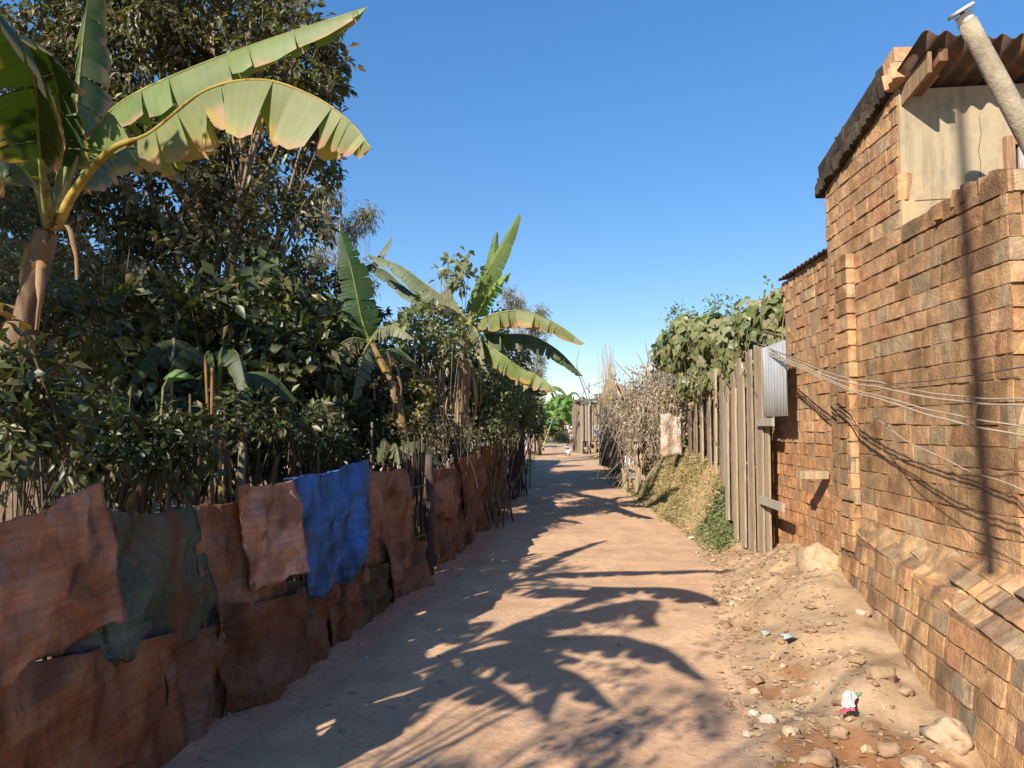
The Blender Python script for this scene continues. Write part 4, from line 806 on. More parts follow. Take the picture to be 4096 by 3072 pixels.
foliage('shoots', [ell(725, 308, 11.3, 22, 10, .2), ell(680, 318, 13, 14, 8, .2), ell(775, 290, 9.2, 18, 8, .2)], 60, 7, .07, .04, BRIGHT, M['leaf'], vine, .1, -.3, .1)
m = MB()
for k in range(46):
    e = VE[k % len(VE)]; a = V(e[0]+R.uniform(-.6, .6), e[1]+R.uniform(-.8, .8), e[2]+R.uniform(-.2, .3)); b = V(a[0]+R.uniform(-.1, .3), a[1]+R.uniform(-.9, .9), a[2]-R.uniform(.4, 1.4)); tube(m, crom([a, (a+b)/2+NR.normal(size=3)*.15, b], 9), R.uniform(.003, .008), 5, np.array([.26, .2, .12])*R.uniform(.6, 1.2))
m.build('stems', M['stick'], vine, True)
m = MB(); q = P(751, 364, 9.2); tag(lump('gourd', q, (.06, .06, .055), M['stone'], None, (.25, .38, .06), 4, .05), 'small green gourd hanging in the vine above the gate', 'gourd')
foliage('dry_leaves', [ell(705, 405, 11.9, 14, 18, .2), ell(690, 415, 12.8, 10, 20, .2), ell(722, 398, 11.2, 10, 16, .15), ell(675, 400, 13.6, 12, 20, .2)], 130, 8, .10, .05, [(.34, .25, .16), (.25, .18, .11)], M['dry'], vine, .2, 1.0, .14)
# stick fence under the vine, on the bank
sf = thing('stick_fence', 'uneven fence of grey upright slabs and sticks on the bank under the vine', 'fence', WQ(12.5, .9))
for Y in np.arange(10.1, 14.0, .19):
    z0 = float(H(X1+SL*Y, Y))-.15; plank(Y, R.uniform(.09, .17), z0, 2.3+R.uniform(-.4, .4), R.uniform(-.05, .08), np.array(gc[R.randrange(5)])*R.uniform(.55, 1.1), R.uniform(-.05, .05), sf, 'slab')
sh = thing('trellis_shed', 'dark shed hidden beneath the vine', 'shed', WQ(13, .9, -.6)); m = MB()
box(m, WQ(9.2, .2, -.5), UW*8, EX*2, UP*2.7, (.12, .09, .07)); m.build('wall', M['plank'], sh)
# hedge of dry vine
hd = thing('dry_vine_hedge', 'tall hedge of dead brown vine and straw beyond the grassy bank', 'hedge', V(3.4, 20, .5))
def HX(Y): return np.interp(Y, [15, 18, 22, 30], [3.3, 2.95, 3.2, 3.9])
HE = []
for Y in np.arange(15.3, 29, .8): HE.append([HX(Y)+.25, Y, .9+.3, .30, .7, .9]); HE.append([HX(Y)+.3, Y, 2.1+R.uniform(-.2, .3), .32, .6, .75])
HE += [ell(635, 430, 17.5, 22, 26, .4), ell(615, 430, 21, 16, 30, .5), ell(655, 420, 16.5, 18, 26, .35), ell(668, 400, 15.5, 14, 20, .3), ell(640, 400, 18, 26, 22, .5)]
HE += [ell(650, 385, 18, 22, 22, .5), ell(612, 400, 25, 10, 30, .8), ell(668, 375, 16, 14, 22, .5)]
foliage('dead_leaves', HE, 3200, 8, .10, .045, [(.38, .31, .24), (.30, .23, .17), (.45, .37, .28), (.22, .17, .12)], M['dry'], hd, .5, .9, .16)
m = MB()
for k in range(1700):
    e = HE[R.randrange(len(HE))]; a = V(e[0]+R.uniform(-1.2, 1)*e[3], e[1]+R.uniform(-1, 1)*e[4], e[2]+R.uniform(-1, 1)*e[5]); d = V(R.gauss(0, .25), R.gauss(0, .4), -R.uniform(.3, 1.1)); tube(m, crom([a, a+d*.5+NR.normal(size=3)*.12, a+d], 6), R.uniform(.004, .01), 4, np.array([.42, .33, .25])*R.uniform(.5, 1.2))
for k in range(150): # straw sheaf
    x = P(608+R.uniform(-6, 10), 440, 24); a = V(x[0], x[1]+R.uniform(-1, 1), .3); top_ = P(606+R.gauss(2, 5), R.uniform(345, 420), 24); tube(m, [a, V(top_[0], a[1], top_[2])], [.012, .004], 4, np.array([.50, .37, .22])*R.uniform(.6, 1.1))
for px_, a1, a2 in ((655, 330, 20), (640, 352, -12), (668, 328, 8), (630, 365, -25), (660, 345, 14), (646, 340, -4), (615, 360, -4)):
    a = P(652, 395, 18); b = P(px_+a2*.3, a1, 18); tube(m, crom([a, (a+b)/2+V(-a2*.012, 0, -.1), b], 10), np.linspace(.03, .008, 10), 5, (.36, .28, .2))
m.build('dry_stems', M['stick'], hd, True)
tag(lump('straw_core', V(3.5, 18.6, 1.1), (.2, 3.0, .9), M['bark'], None, (.2, .15, .1), 6, .15), 'solid lump filling the inside of the dry hedge', 'hedge core');  # filler that keeps the hedge opaque
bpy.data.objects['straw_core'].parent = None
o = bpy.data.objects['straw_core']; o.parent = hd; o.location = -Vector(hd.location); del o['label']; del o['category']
def rag(name, label, cat, px, py, Y, wpx, hpx, col, seed, tilt=0, fa=1.0):
    c = P(px, py, Y); s = Y/F; vs = []; cs = []; n = 12
    for j in range(n+1):
        for i in range(n+1):
            u, v = i/n-.5, .5-j/n; p = c+V(u*wpx*s+tilt*v*hpx*s, fa*(.1*math.sin(u*9+seed)+.08*float(noise(V(u*4, v*3, seed)))+u*.3), v*hpx*s+.1*hpx*s*float(noise(V(u*3, v*3, seed+2)))); vs.append(p); cs.append(col)
    o = mesh(name, vs, [(j*(n+1)+i, j*(n+1)+i+1, (j+1)*(n+1)+i+1, (j+1)*(n+1)+i) for j in range(n) for i in range(n)], M['cloth'], None, np.array(cs), True)
    md = o.modifiers.new('s', 'SOLIDIFY'); md.thickness = .02; return tag(o, label, cat)
rag('plastic_sheet', 'white plastic sheet hung at the bank end of the dry hedge', 'sheet', 671, 436, 13.6, 21, 40, (.60, .58, .54), 1, 0, .25)
rag('torn_rag', 'small pale rag caught high in the dry hedge', 'rag', 620, 392, 19, 8, 16, (.7, .55, .45), 2, -.4)
rag('torn_rag', 'white torn rag in the middle of the dry hedge', 'rag', 641, 415, 17, 9, 22, (.6, .58, .56), 3)
rag('torn_rag', 'white rag near the foot of the dry hedge', 'rag', 640, 455, 16.6, 9, 22, (.62, .56, .5), 4)
rag('torn_rag', 'bright white rag at the top of the dry hedge', 'rag', 651, 370, 17, 9, 12, (.7, .68, .68), 5)
m = MB(); corrugated(m, P(625, 488, 18.3), V(1, 0, 0), UP, .3, .8, amp=.015, per=.1); tag(m.build('corrugated_sheet', M['zinc'], None, True), 'rusty grey corrugated sheet standing at the foot of the dry hedge', 'metal sheet')
for k, (px_, py_, hh, lb) in enumerate([(638, 494, 1.25, 'forked grey post standing at the road edge before the dry hedge'), (625, 492, .6, 'short stump left of the forked post'), (648, 490, .7, 'short post right of the forked post')]):
    b = G(px_, py_+2); m = MB(); tube(m, crom([b-V(0, 0, .1), b+V(.02, 0, hh*.5), b+V(-.03, 0, hh)], 7), [.09, .085, .08, .08, .075, .07, .06], 8, (.36, .29, .2), jit=.12)
    if k == 0:
        box(m, b+V(-.28, -.1, hh-.02), V(.55, 0, 0), V(0, .18, 0), V(0, 0, .07), (.3, .26, .2)); tube(m, crom([b+V(0, 0, hh*.4), b+V(.25, 0, hh*.75), b+V(.4, 0, hh*1.3)], 6), .04, 6, (.3, .22, .15), jit=.1)
    tag(m.build('wooden_post', M['stick'], None, True), lb, 'post')
# dry stone and board bits behind the posts
m = MB()
for k in range(26):
    Y = R.uniform(16.4, 18.2); x = HX(Y)-.12; vs0 = V(x, Y, .05+R.uniform(0, .55)); box(m, vs0, V(.02, R.uniform(.12, .25), 0), V(.14, 0, 0), V(0, 0, R.uniform(.08, .13)), np.array([.46, .34, .22])*R.uniform(.7, 1.1))
tag(m.build('stone_footing', M['stone']), 'low footing of rough stones under the dry hedge', 'footing')
# ------------------------------------------------------------------ grass on the bank
def grass(name, n, fn, L, pal, label=None, w_=.006):
    pts = np.array([fn() for _ in range(n)]); z = H(pts[:, 0], pts[:, 1]); pos = np.stack([pts[:, 0], pts[:, 1], z-.005], -1)
    d = NR.normal(size=(n, 3))*.55; d[:, 2] = NR.uniform(.3, 1.2, n); d[:, 0] -= .25
    o = leaves(name, pos, d, L*NR.uniform(.4, 1.3, n), w_*NR.uniform(.6, 1.5, n)*2, pick(n, pal, .3), M['dry'], None, curl=.9); return tag(o, kind='stuff')
def bankpt():
    while True:
        y = R.uniform(9.9, 19); xe = np.interp(y, XEY, XEX); x = xe+R.uniform(.0, .9)
        if noise(V(x*1.4, y*1.4, 0)) > -.35+R.uniform(-.3, .3) or R.random() < .15: return (x, y)
grass('dry_grass', 26000, bankpt, .11, [(.40, .30, .15), (.34, .26, .13), (.29, .24, .12), (.45, .35, .2), (.20, .19, .08)], w_=.007)
def wallfoot():
    y = R.uniform(9.6, 10.7); return (2.75+(y-9.6)*.05+R.uniform(-.1, .28), y)
def steep():
    y = R.uniform(9.45, 10.95); return (np.interp(y, XEY, XEX)+R.uniform(.0, .8), y)
grass('dry_grass', 9000, steep, .08, [(.42, .33, .17), (.36, .28, .14), (.46, .36, .2), (.22, .22, .10)], w_=.006)
grass('green_creeper', 3800, wallfoot, .09, [(.13, .19, .07), (.1, .15, .05)], w_=.016)
def verge():
    while True:
        y = R.uniform(12, 45); 
        x = np.interp(y, XEY, XEX)+R.gauss(.15, .15) if R.random() < .7 else fx(y)+R.uniform(.05, .3)
        if noise(V(x*1.2, y*.9, 4)) > 0: return (x, y)
grass('verge_grass', 5000, verge, .12, [(.34, .29, .14), (.2, .22, .09)], w_=.01)
def litterpt():
    y = R.uniform(3.0, 9.5); xe = np.interp(y, XEY, XEX); return (xe+R.uniform(-.15, .75), y)
n = 900; pts = np.array([litterpt() for _ in range(n)]); d = NR.normal(size=(n, 3)); d[:, 2] *= .12
tag(leaves('dry_litter', np.stack([pts[:, 0], pts[:, 1], H(pts[:, 0], pts[:, 1])+.012], -1), d, .06*NR.uniform(.3, 1.3, n), .010*NR.uniform(.5, 2.2, n), pick(n, [(.42, .33, .22), (.30, .22, .14), (.52, .42, .30), (.2, .15, .1)]), M['dry'], None, roll=6, curl=.1), kind='stuff')
# gravel
def pebble_field(name, pts, smin, smax, pal):
    vs = []; cs = []; fs = []; base = np.array([(1, 0, 0), (-1, 0, 0), (0, 1, 0), (0, -1, 0), (0, 0, 1), (0, 0, -1), (.6, .6, .5), (-.6, .6, .5), (-.6, -.6, .5), (.6, -.6, .5)], float)
    tri = [(0, 6, 4), (0, 6, 2), (2, 6, 4), (2, 7, 4), (2, 7, 1), (1, 7, 4), (1, 8, 4), (1, 8, 3), (3, 8, 4), (3, 9, 4), (3, 9, 0), (0, 9, 4), (0, 2, 5), (2, 1, 5), (1, 3, 5), (3, 0, 5)]
    for k, (x, y) in enumerate(pts):
        s = smin+(smax-smin)*R.random()**3; sc_ = np.array([R.uniform(.6, 1.4), R.uniform(.6, 1.4), R.uniform(.35, .8)])*s; a = R.uniform(0, 6.28); ca, sa = math.cos(a), math.sin(a)
        b = base*(1+NR.uniform(-.25, .25, base.shape))*sc_; b = np.stack([b[:, 0]*ca-b[:, 1]*sa, b[:, 0]*sa+b[:, 1]*ca, b[:, 2]], -1)+V(x, y, float(H(x, y))+s*.15)
        vs.append(b); c = np.array(pal[R.randrange(len(pal))])*R.uniform(.75, 1.15); cs.append(np.broadcast_to(c, b.shape)); fs += [tuple(i+k*10 for i in t_) for t_ in tri]
    return mesh(name, np.concatenate(vs), fs, M['stone'], None, np.concatenate(cs))
SP_ = [(.40, .29, .19), (.36, .25, .16), (.43, .32, .22), (.34, .22, .14), (.46, .36, .27)]
pp = [litterpt() for _ in range(1300)]+[(lambda y: (fx(y)+abs(R.gauss(.18, .22)), y))(R.uniform(2.8, 16)) for _ in range(700)]+[(lambda y: (R.uniform(fx(y)+.2, np.interp(y, XEY, XEX)), y))(R.uniform(2.8, 16)) for _ in range(480)]
tag(pebble_field('gravel', pp, .005, .024, SP_), kind='stuff')
tag(pebble_field('brick_rubble', [litterpt() for _ in range(330)], .015, .05, [(.40, .25, .15), (.34, .22, .13), (.44, .32, .2), (.3, .2, .13)]), kind='stuff')
rocks = [(768, 722, .038, 'whitest stone in the rubble left of the litter packet'), (755, 714, .026, 'small white stone touching the whitest stone'), (790, 733, .042, 'buff stone just right of the whitest stone'), (838, 732, .045, 'round buff stone straight below the litter packet'), (748, 735, .024, 'little stone nearest the trodden road below the white ones'),
 (805, 702, .04, 'tan stone between the litter packet and the road'), (880, 700, .06, 'pale angular stone right of the litter packet'), (948, 740, .10, 'largest tan rock, block shaped, at the wall foot near the corner'), (890, 752, .05, 'tan stone left of the largest rock'), (733, 605, .035, 'stone on the edge of the road nearest the grassy bank'),
 (745, 598, .03, 'reddish stone beside the one nearest the grassy bank'), (702, 608, .03, 'lone yellowish stone out on the trodden road'), (760, 590, .03, 'flat stone below the plank gate'), (820, 762, .05, 'stone cut by the lower picture edge below the round buff one'), (862, 620, .04, 'stone against the foot of the plinth below the mud lump'),
 (772, 655, .025, 'small stone below the faded green rag'), (905, 692, .04, 'stone touching the plinth right of the pale angular stone'), (783, 668, .025, 'small tan stone midway between the rags and the packet'), (812, 646, .033, 'stone right of the bluish rag scrap'), (755, 693, .028, 'stone on the dark damp patch at the road edge'), (915, 765, .055, 'rock at the lower picture edge before the largest rock'), (738, 575, .025, 'small stone at the foot of the plank gate')]
for k, (px_, py_, s, lb) in enumerate(rocks):
    q = G(px_, py_, .03)
    for _ in range(4): q = G(px_, py_, float(H(q[0], q[1])))
    c = SP_[k % 5] if k > 1 else (.52, .45, .36)
    o = lump('stone', V(q[0], q[1], float(H(q[0], q[1]))+s*.25), (s*R.uniform(.9, 1.4), s, s*R.uniform(.55, .8)), M['stone'], None, c, k, .4, 10, 2.0)
    tag(o, lb, 'stone', 'stones scattered on the right verge')
# litter packet
pk = G(845, 704, .05); pkt = thing('litter_packet', 'crumpled white packet with a red edge and green corner lying on the verge', 'litter', pk)
def flat_patch(name, pts, z, col, parent):
    c = np.mean(pts, 0); vs = [V(*c, z+.02)]+[V(p[0], p[1], z+.005+.012*math.sin(i*2.3)) for i, p in enumerate(pts)]; n_ = len(pts); m = MB(); m.add(vs, [(0, i+1, (i+1) % n_+1) for i in range(n_)], col); o = m.build(name, M['paint'], parent); md = o.modifiers.new('s', 'SOLIDIFY'); md.thickness = .003; return o
zb = float(H(pk[0], pk[1]))+.02
c4 = [G(840, 712, zb), G(846, 694, zb), G(856, 689, zb), G(860, 698, zb), G(855, 709, zb)]
def crumple(name, quad, col, z, parent, n=10, amp=.010, seed=1):
    A_, B_, C_, D_ = [np.array(q) for q in quad]; vs = []
    for j in range(n+1):
        for i in range(n+1):
            u, v = i/n, j/n; q = (A_*(1-u)+B_*u)*(1-v)+(D_*(1-u)+C_*u)*v; vs.append(V(q[0]+.008*noise1(u*5, v*5, seed), q[1]+.008*noise1(u*5, v*5, seed+3), z+amp*(.6+fbm(V(u*4, v*4, seed), 1., 2))))
    m = MB(); m.add(vs, [(j*(n+1)+i, j*(n+1)+i+1, (j+1)*(n+1)+i+1, (j+1)*(n+1)+i) for j in range(n) for i in range(n)], col); return m.build(name, M['paint'], parent)
crumple('wrapper', [G(845, 692, zb), G(857, 690, zb), G(855, 709, zb), G(840, 712, zb)], (.62, .60, .58), zb, pkt)
crumple('red_edge', [G(840, 711, zb), G(855, 708, zb), G(856, 712, zb), G(839, 715, zb)], (.5, .10, .15), zb+.002, pkt, seed=4)
crumple('green_corner', [G(852, 690, zb), G(860, 686, zb), G(865, 692, zb), G(857, 697, zb)], (.16, .3, .14), zb+.002, pkt, seed=6)
for k, (px_, py_, c, lb) in enumerate([(766, 633, (.30, .34, .27), 'faded green rag scrap half buried in the verge'), (788, 637, (.32, .38, .38), 'faded bluish rag scrap in the verge'), (692, 538, (.7, .62, .55), 'white crumpled scrap at the foot of the grassy bank')]):
    q = G(px_, py_, .12 if k < 2 else .02); z = float(H(q[0], q[1]))+.015; q = G(px_, py_, z); s = .05
    o = flat_patch('rag_scrap', [(q[0]+s*math.cos(a)*R.uniform(.6, 1.5), q[1]+s*math.sin(a)*R.uniform(.6, 1.5)) for a in np.linspace(0, 5.6, 8)], z, c, None); tag(o, lb, 'scrap')
# ------------------------------------------------------------------ far end: shack, people, grove
sk = thing('plank_shack', 'grey plank shack with patched metal sheets at the far right of the road', 'shack', (4.0, 42, 0))
m = MB()
for k, x in enumerate(np.arange(3.95, 6.3, .17)): box(m, V(x, 42, .75), V(.15, 0, 0), V(0, .03, 0), V(R.uniform(-.03, .03), 0, 2.2+R.uniform(-.15, .1)), np.array([.40, .31, .22])*R.uniform(.6, 1.15))
m.build('front_boards', M['plank'], sk)
m = MB()
for k, y in enumerate(np.arange(42.05, 47, .22)): box(m, V(3.93-.02*(y-42), y, 0), V(0, .19, 0), V(.03, 0, 0), V(0, 0, 2.95+R.uniform(-.1, .2)), np.array([.34, .27, .2])*R.uniform(.6, 1.15))
m.build('side_boards', M['plank'], sk)
m = MB(); box(m, V(4.05, 42.1, 0), V(2.2, 0, 0), V(0, 4.5, 0), V(0, 0, 2.75), (.1, .08, .07)); m.build('core', M['plank'], sk)
m = MB(); corrugated(m, V(3.7, 41.7, 2.98), V(1, 0, .05), V(0, 1, .05), 2.8, 5.4, amp=.03, per=.2); m.build('roof', M['roof'], sk)
m = MB(); corrugated(m, V(4.9, 41.95, 1.75), V(0, 0, 1), V(1, 0, 0), .8, .8, amp=.02, per=.15); m.build('patch_sheet', M['zinc'], sk)
m = MB(); corrugated(m, V(4.65, 41.95, 1.0), V(1, 0, 0), V(0, 0, 1), 1.1, .68, amp=.02, per=.12); m.build('patch_sheet', M['zinc'], sk)
m = MB()
for k in range(40): box(m, V(3.98+R.uniform(0, 2.2), 41.9, R.uniform(0, .6)), V(R.uniform(.2, .4), 0, 0), V(0, .2, 0), V(0, 0, R.uniform(.1, .16)), np.array([.50, .36, .22])*R.uniform(.7, 1.1))
m.build('stone_base', M['stone'], sk)
m = MB()
for x, h_ in ((4.35, 4.1), (4.9, 3.4), (3.95, 3.5)): tube(m, [V(x, 41.8, 0), V(x, 41.8, h_)], .035, 6, (.4, .34, .28))
for k in range(8): a = V(R.uniform(3.8, 5.6), 41.7, 3.0); b = a+V(R.uniform(-.8, .8), 0, R.uniform(.05, .5)); tube(m, crom([a, (a+b)/2+V(0, 0, -.15), b], 6), .015, 4, (.3, .25, .2))
m.build('pole', M['stick'], sk)
m = MB(); tube(m, crom([P(587, 398, 41), P(578, 372, 41), P(577, 362, 41), P(579, 350, 41)], 10), np.linspace(.035, .01, 10), 5, (.2, .15, .12)); tube(m, crom([P(579, 371, 41), P(588, 390, 41), P(600, 398, 41), P(606, 385, 41)], 10), .02, 5, (.2, .15, .12)); tube(m, [V(*P(587, 398, 41)[:2], 0), P(587, 398, 41)], .03, 5, (.2, .15, .12))
tag(m.build('bare_branch', M['stick']), 'curved bare branch sticking up over the plank shack', 'branch')
def person(label, loc, h, pose, shirt, trous, hair, skin=(.10, .055, .035)):
    t = thing('person', label, 'person', loc); s = h/1.7; b = V(*loc)
    if pose == 'stand':
        J = [(0, 0, .92, .13), (0, 0, 1.15, .12), (0, 0, 1.38, .15), (0, 0, 1.48, .055), (0, 0, 1.58, .095), (.1, 0, .9, .10), (.1, 0, .5, .07), (.1, 0, .07, .05), (.1, -.12, .03, .04), (-.1, 0, .9, .10), (-.1, 0, .5, .07), (-.1, 0, .07, .05), (-.1, -.12, .03, .04), (.2, 0, 1.38, .06), (.24, 0, 1.1, .045), (.22, -.05, .85, .035), (-.2, 0, 1.38, .06), (-.24, 0, 1.1, .045), (-.22, -.05, .85, .035)]
    else:   # toddler crouching forward, one arm out to the side
        J = [(0, 0, .55, .20), (0, -.02, .8, .17), (0, -.02, 1.05, .16), (0, 0, 1.18, .08), (0, .02, 1.42, .17), (.14, 0, .5, .15), (.2, -.1, .28, .10), (.17, .02, .06, .07), (.17, -.15, .04, .05), (-.14, 0, .5, .15), (-.22, -.1, .28, .10), (-.17, .02, .06, .07), (-.17, -.15, .04, .05), (.22, 0, 1.05, .08), (.38, -.03, .95, .06), (.52, -.05, 1.12, .045), (-.22, 0, 1.03, .08), (-.33, -.05, .82, .06), (-.25, -.15, .66, .045)]
    E = [(0, 1), (1, 2), (2, 3), (3, 4), (0, 5), (5, 6), (6, 7), (7, 8), (0, 9), (9, 10), (10, 11), (11, 12), (2, 13), (13, 14), (14, 15), (2, 16), (16, 17), (17, 18)]
    def skin_mesh(name, idx, edges, col, grow=1.0):
        me = bpy.data.meshes.new(name); mp = {k: i for i, k in enumerate(idx)}
        me.from_pydata([tuple(np.array(J[k][:3])*s) for k in idx], [(mp[a], mp[b2]) for a, b2 in edges], []); o = bpy.data.objects.new(name, me); COL.objects.link(o); o.parent = t
        md = o.modifiers.new('skin', 'SKIN'); me.skin_vertices.new(name='') if not me.skin_vertices else None
        for i, k in enumerate(idx): me.skin_vertices[0].data[i].radius = (J[k][3]*s*grow,)*2
        me.skin_vertices[0].data[0].use_root = True; o.modifiers.new('sub', 'SUBSURF').levels = 1; o.modifiers['sub'].render_levels = 1
        mm, tt_, bb = newmat(name+'_'+label[:8]); bb.inputs['Base Color'].default_value = (*col, 1); bb.inputs['Roughness'].default_value = .8; me.materials.append(mm); return o
    skin_mesh('body', list(range(19)), E, skin)
    skin_mesh('shirt', [1, 2, 13, 14, 16, 17], [(0+1, 2), (2, 13), (13, 14), (2, 16), (16, 17)], shirt, 1.18)
    skin_mesh('trousers', [0, 5, 6, 9, 10], [(0, 5), (5, 6), (0, 9), (9, 10)], trous, 1.18)
    hx = b+np.array(J[4][:3])*s; r = J[4][3]*s*1.12; o = lump('hair', hx+V(0, .02*s, r*.25), (r, r, r*.85), M['paint'], t, hair, 2, .05, 8)
person('toddler with dark hair in a grey top and white trousers crouching in the road', (2.96, 39.5, .01), .86, 'crouch', (.34, .33, .38), (.66, .62, .6), (.012, .01, .01))
person('standing figure in a pale pink top and pale head covering beside the shack wall', (4.78, 59.5, .0), 1.6, 'stand', (.62, .42, .42), (.32, .22, .24), (.7, .55, .52))
# grove of lit bananas at the end of the road
GP = [(540, 90, 3.6), (548, 84, 4.2), (556, 88, 4.6), (563, 82, 4.4), (570, 86, 4.8), (534, 78, 3.4), (577, 92, 5.2), (552, 95, 5.0), (566, 74, 3.6), (583, 100, 5.0), (545, 72, 3.0), (559, 76, 3.6)]
ORD = ['first', 'second', 'third', 'fourth', 'fifth', 'sixth', 'seventh', 'eighth', 'ninth', 'tenth', 'eleventh', 'twelfth']
for k, (px_, Yd, h_) in enumerate([(a, b, c*1.45) for a, b, c in GP]):
    b = P(px_, 430, Yd); b[2] = 0
    t = thing('banana_plant', 'bright green banana plant, %s from the left in the grove at the road end' % ORD[sorted(q[0] for q in GP).index(px_)], 'banana plant', b, 'banana plants in the grove at the end of the road'); rr = random.Random(k)
    m = MB(); tube(m, [b, b+V(0, 0, h_*.55)], [.16, .1], 8, (.3, .26, .12)); m.build('pseudostem', M['stem'], t, True)
    for q in range(11):
        a = q*2.4+rr.random(); zt = h_*rr.uniform(.2, .6); tp = b+V(0, 0, zt); L = rr.uniform(1.3, 2.4); d = V(math.cos(a), math.sin(a), 0); up = rr.uniform(.3, 1.1)
        c_ = [tp, tp+d*L*.35+V(0, 0, L*up*.6), tp+d*L*.75+V(0, 0, L*up*.65), tp+d*L*1.05+V(0, 0, L*up*.15)]
        path = crom(c_, 9); S_ = unit(np.cross(d, V(0, 0, 1))); vs = []
        for i, x in enumerate(path): w_ = .34*math.sin(math.pi*(.12+.86*i/8))**.6; vs += [x-S_*w_-V(0, 0, w_*.6), x, x+S_*w_-V(0, 0, w_*.6)]
        m = MB(); m.add(vs, [(i*3+j, i*3+j+1, i*3+j+4, i*3+j+3) for i in range(8) for j in range(2)], np.array([(.13, .24, .05), (.10, .19, .04), (.18, .28, .06)][q % 3])*rr.uniform(.7, 1.2)); m.build('leaf', M['banana'], t, True)
shrub('low bushy screen under the grove at the end of the road', [ell(545, 425, 76, 14, 6, 2), ell(562, 428, 78, 12, 6, 2), ell(535, 410, 66, 8, 14, 2), ell(527, 425, 55, 7, 12, 2)], 420, 9, .5, .22, [(.12, .18, .05), (.08, .13, .04)], 31, spread=.4, sr=.03)
shrub('dry brush heap across the end of the road', [ell(563, 437, 70, 8, 4, 1)], 120, 8, .3, .1, [(.28, .22, .14), (.2, .2, .1)], 32, spread=.3, sr=.02, mat='dry')
rag('laundry', 'red cloth hung out at the end of the road', 'laundry', 561, 425, 71, 5, 4, (.40, .05, .06), 8)
rag('laundry', 'white cloth hung beside the red one at the end of the road', 'laundry', 567, 427, 70.6, 6, 4, (.7, .68, .7), 9)
rag('laundry', 'small blue cloth hung left of the red one', 'laundry', 553, 423, 71, 3, 4, (.05, .3, .6), 10)
# cloths and stump near the far left corner
rag('tarpaulin', 'grey white tarpaulin leaning on the far left fence end', 'tarpaulin', 528, 441, 40, 8, 22, (.46, .46, .50), 12)
rag('torn_rag', 'pale rag draped on the stump at the far left of the road', 'rag', 535, 443, 39, 5, 18, (.5, .42, .38), 13)
shrub('heap of dead banana leaves behind the grey tarpaulin', [ell(537, 432, 41, 9, 8, .6), ell(533, 440, 40.5, 8, 10, .5)], 150, 8, .3, .12, [(.3, .2, .12), (.2, .15, .1)], 33, spread=.2, mat='dry')
m = MB(); a = P(538, 428, 42); tube(m, [V(a[0], 42, 0), P(537, 400, 42)], [.22, .16], 10, (.5, .36, .12)); t = thing('banana_plant', 'yellow-stemmed banana plant at the far left corner of the road', 'banana plant', V(a[0], 42, 0)); m.build('pseudostem', M['stem'], t, True)
for q in range(7):
    a_ = q*.9; tp = P(537, 400, 42); d = V(math.cos(a_), math.sin(a_), 0); banana_leaf(t, [tp, tp+d*.6+V(0, 0, .7), tp+d*1.3+V(0, 0, .7), tp+d*1.9+V(0, 0, .0)], .3, .1, (50, 50), tear=.3, brown=0, seed=q, col=(.1, .17, .04), rib_r=.03)
m = MB(); tube(m, [G(542, 450), P(553, 418, 52)], [.05, .04], 6, (.4, .42, .22)); tag(m.build('leaning_pole', M['stick'], None, True), 'thin green pole leaning at the end of the road', 'pole')
# pale house wall glimpsed through the garden
gh = thing('garden_house', 'pale walled house glimpsed through the garden foliage', 'house', (-7, 26, 0)); m = MB(); box(m, V(-16, 26, 0), V(15, 0, 0), V(0, 4, 0), V(0, 0, 2.4), (.42, .40, .40)); m.build('wall', M['paint'], gh)
m = MB(); corrugated(m, V(-16.4, 25.5, 2.4), V(1, 0, 0), V(0, 1, .2), 15.8, 5, amp=.03, per=.3, step=.06); m.build('roof', M['roof'], gh)
# distant trees closing the garden side
for k, (x, Yd, h_, lb) in enumerate([(-60, 120, 7, 'distant tree far left beyond the garden'), (-35, 110, 7, 'second distant tree from the left beyond the garden'), (-12, 115, 6.5, 'distant tree behind the gum trees'), (14, 130, 6.5, 'distant tree behind the banana grove'), (30, 140, 7, 'distant tree right behind the plank shack')]):
    t = thing('distant_tree', lb, 'tree', (x, Yd, 0), 'distant trees on the skyline')
    foliage('crown', [[x, Yd, h_*.5, 11, 4, h_*.45]], 260, 9, 1.3, .7, GREEN, M['leaf'], t, .3, .2, .9)
    m = MB(); tube(m, [V(x, Yd, 0), V(x, Yd, h_*.6)], [.35, .2], 6, (.2, .15, .1)); m.build('trunk', M['stick'], t, True)
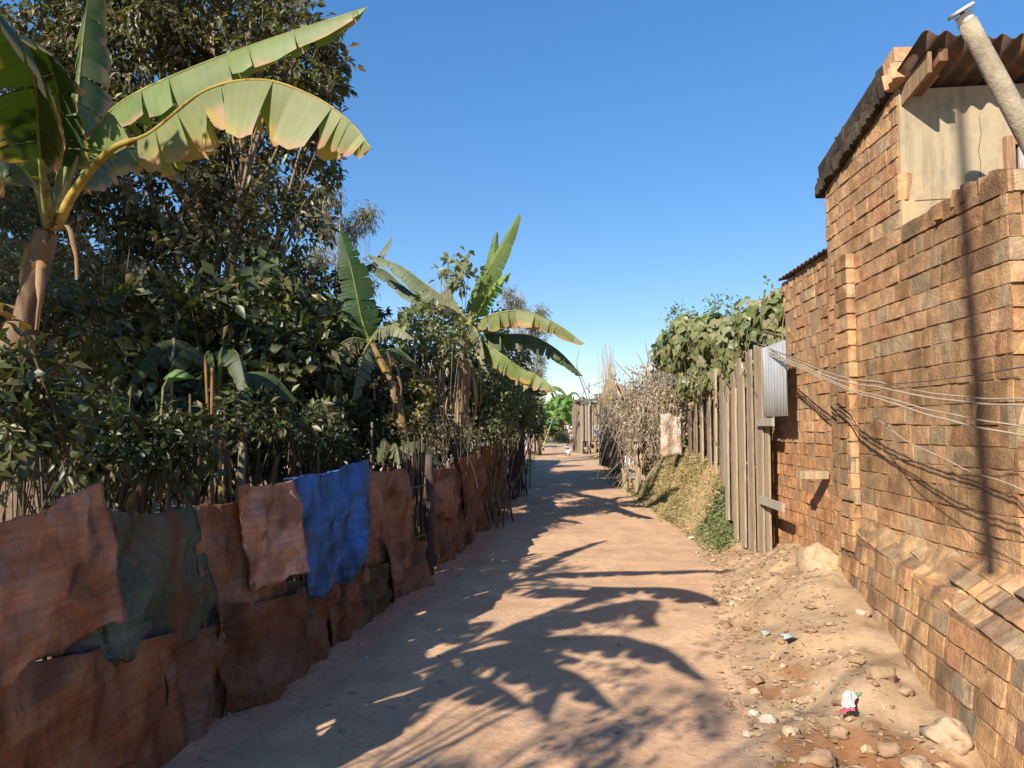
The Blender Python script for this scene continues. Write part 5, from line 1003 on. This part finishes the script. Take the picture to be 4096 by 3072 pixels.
# ------------------------------------------------------------------ plants and a mast outside the frame, partly added for their shade
m = MB(); tube(m, [V(-.84, -.84, 4.68), V(-1.06, -.92, 8.6)], [.032, .030], 12, (.3, .25, .2)); tube(m, crom([V(-4.6, -3.6, 4.6), V(-3, -2.6, 5.6), V(-.86, -.86, 4.95)], 8), .016, 6, (.3, .25, .2)); tag(m.build('shadow_mast', M['stick'], None, True), 'unseen mast added behind the viewer to cast the wall stripe', 'mast')  # mast and its branch added to throw the stripe on the brick wall
tree('sparse_tree', 'thin sparse tree behind the viewer', 'tree', (-5.2, -4.2, 0), V(-5.0, -4.2, 5.5), .10, [[-4.9, -4.2, 6.4, .7, .9, .6], [-4.3, -4.6, 5.7, .5, .7, .5], [-4.4, -2.9, 5.2, .4, .5, .4]], 46, 9, .16, .075, GREEN, 52, nl=9)
tree('leafy_tree', 'unseen leafy tree added left of the view to shade the garden', 'tree', (-5.8, 2.6, 0), V(-6.4, 3.0, 4.5), .16, [[-5.3, 3.3, 3.2, 1.3, 1.1, 1.5], [-6.6, 3.6, 4.8, 1.6, 1.3, 1.5], [-8.3, 4.6, 6.0, 1.8, 1.6, 1.5], [-6.0, 4.6, 2.2, 1.2, 1.2, 1.6], [-4.1, 1.7, 5.0, .55, .5, .45], [-8.4, 5.8, 7.6, 2.0, 1.8, 1.8], [-10.5, 7.5, 8.8, 2.0, 1.8, 1.8]], 3300, 11, .16, .07, GREEN, 51, nl=12)  # added crown masses placed to darken the garden and near leaves
Fp = thing('banana_plant', 'banana plant beside the viewer just left of the view', 'banana plant', (-3.0, 2.0, 0)); banana_stem(Fp, [V(-3.0, 2.0, 0), V(-2.9, 2.0, 1.2), V(-2.75, 2.0, 2.5)], .11, .07, seed=71); tf = V(-2.75, 2.0, 2.5)
for k, (dx, dy, up) in enumerate([(1.25, -.5, .8), (1.1, -.1, 1.3), (.9, -1.2, .5), (.5, .4, 1.7), (.3, -1.7, .9), (.7, -.6, 1.9), (-.3, -.9, 1.7), (1.3, -1.1, 1.0), (-.9, -.6, 1.2), (.9, -.2, .3), (.6, -.9, .1), (-.2, -1.4, .4)]):
    d = V(dx, dy, 0); banana_leaf(Fp, [tf, tf+d*.25+V(0, 0, up*.6), tf+d*.65+V(0, 0, up*.85), tf+d+V(0, 0, up*.55)], .29, .15, (50, 45), seed=70+k, tear=.4, brown=.1)
tree('sparse_tree', 'unseen sapling added left of the road for finer leaf shadows', 'tree', (-2.6, .6, 0), V(-2.5, .7, 2.8), .03, [[-2.2, .9, 3.4, .5, .5, .4], [-2.7, 1.3, 4.1, .5, .5, .4], [-2.0, .3, 2.9, .35, .4, .3]], 90, 8, .10, .04, GREEN, 53, nl=9, spread=.1)  # added off-view to break up the shadows on the road
print('objects', len(bpy.data.objects))
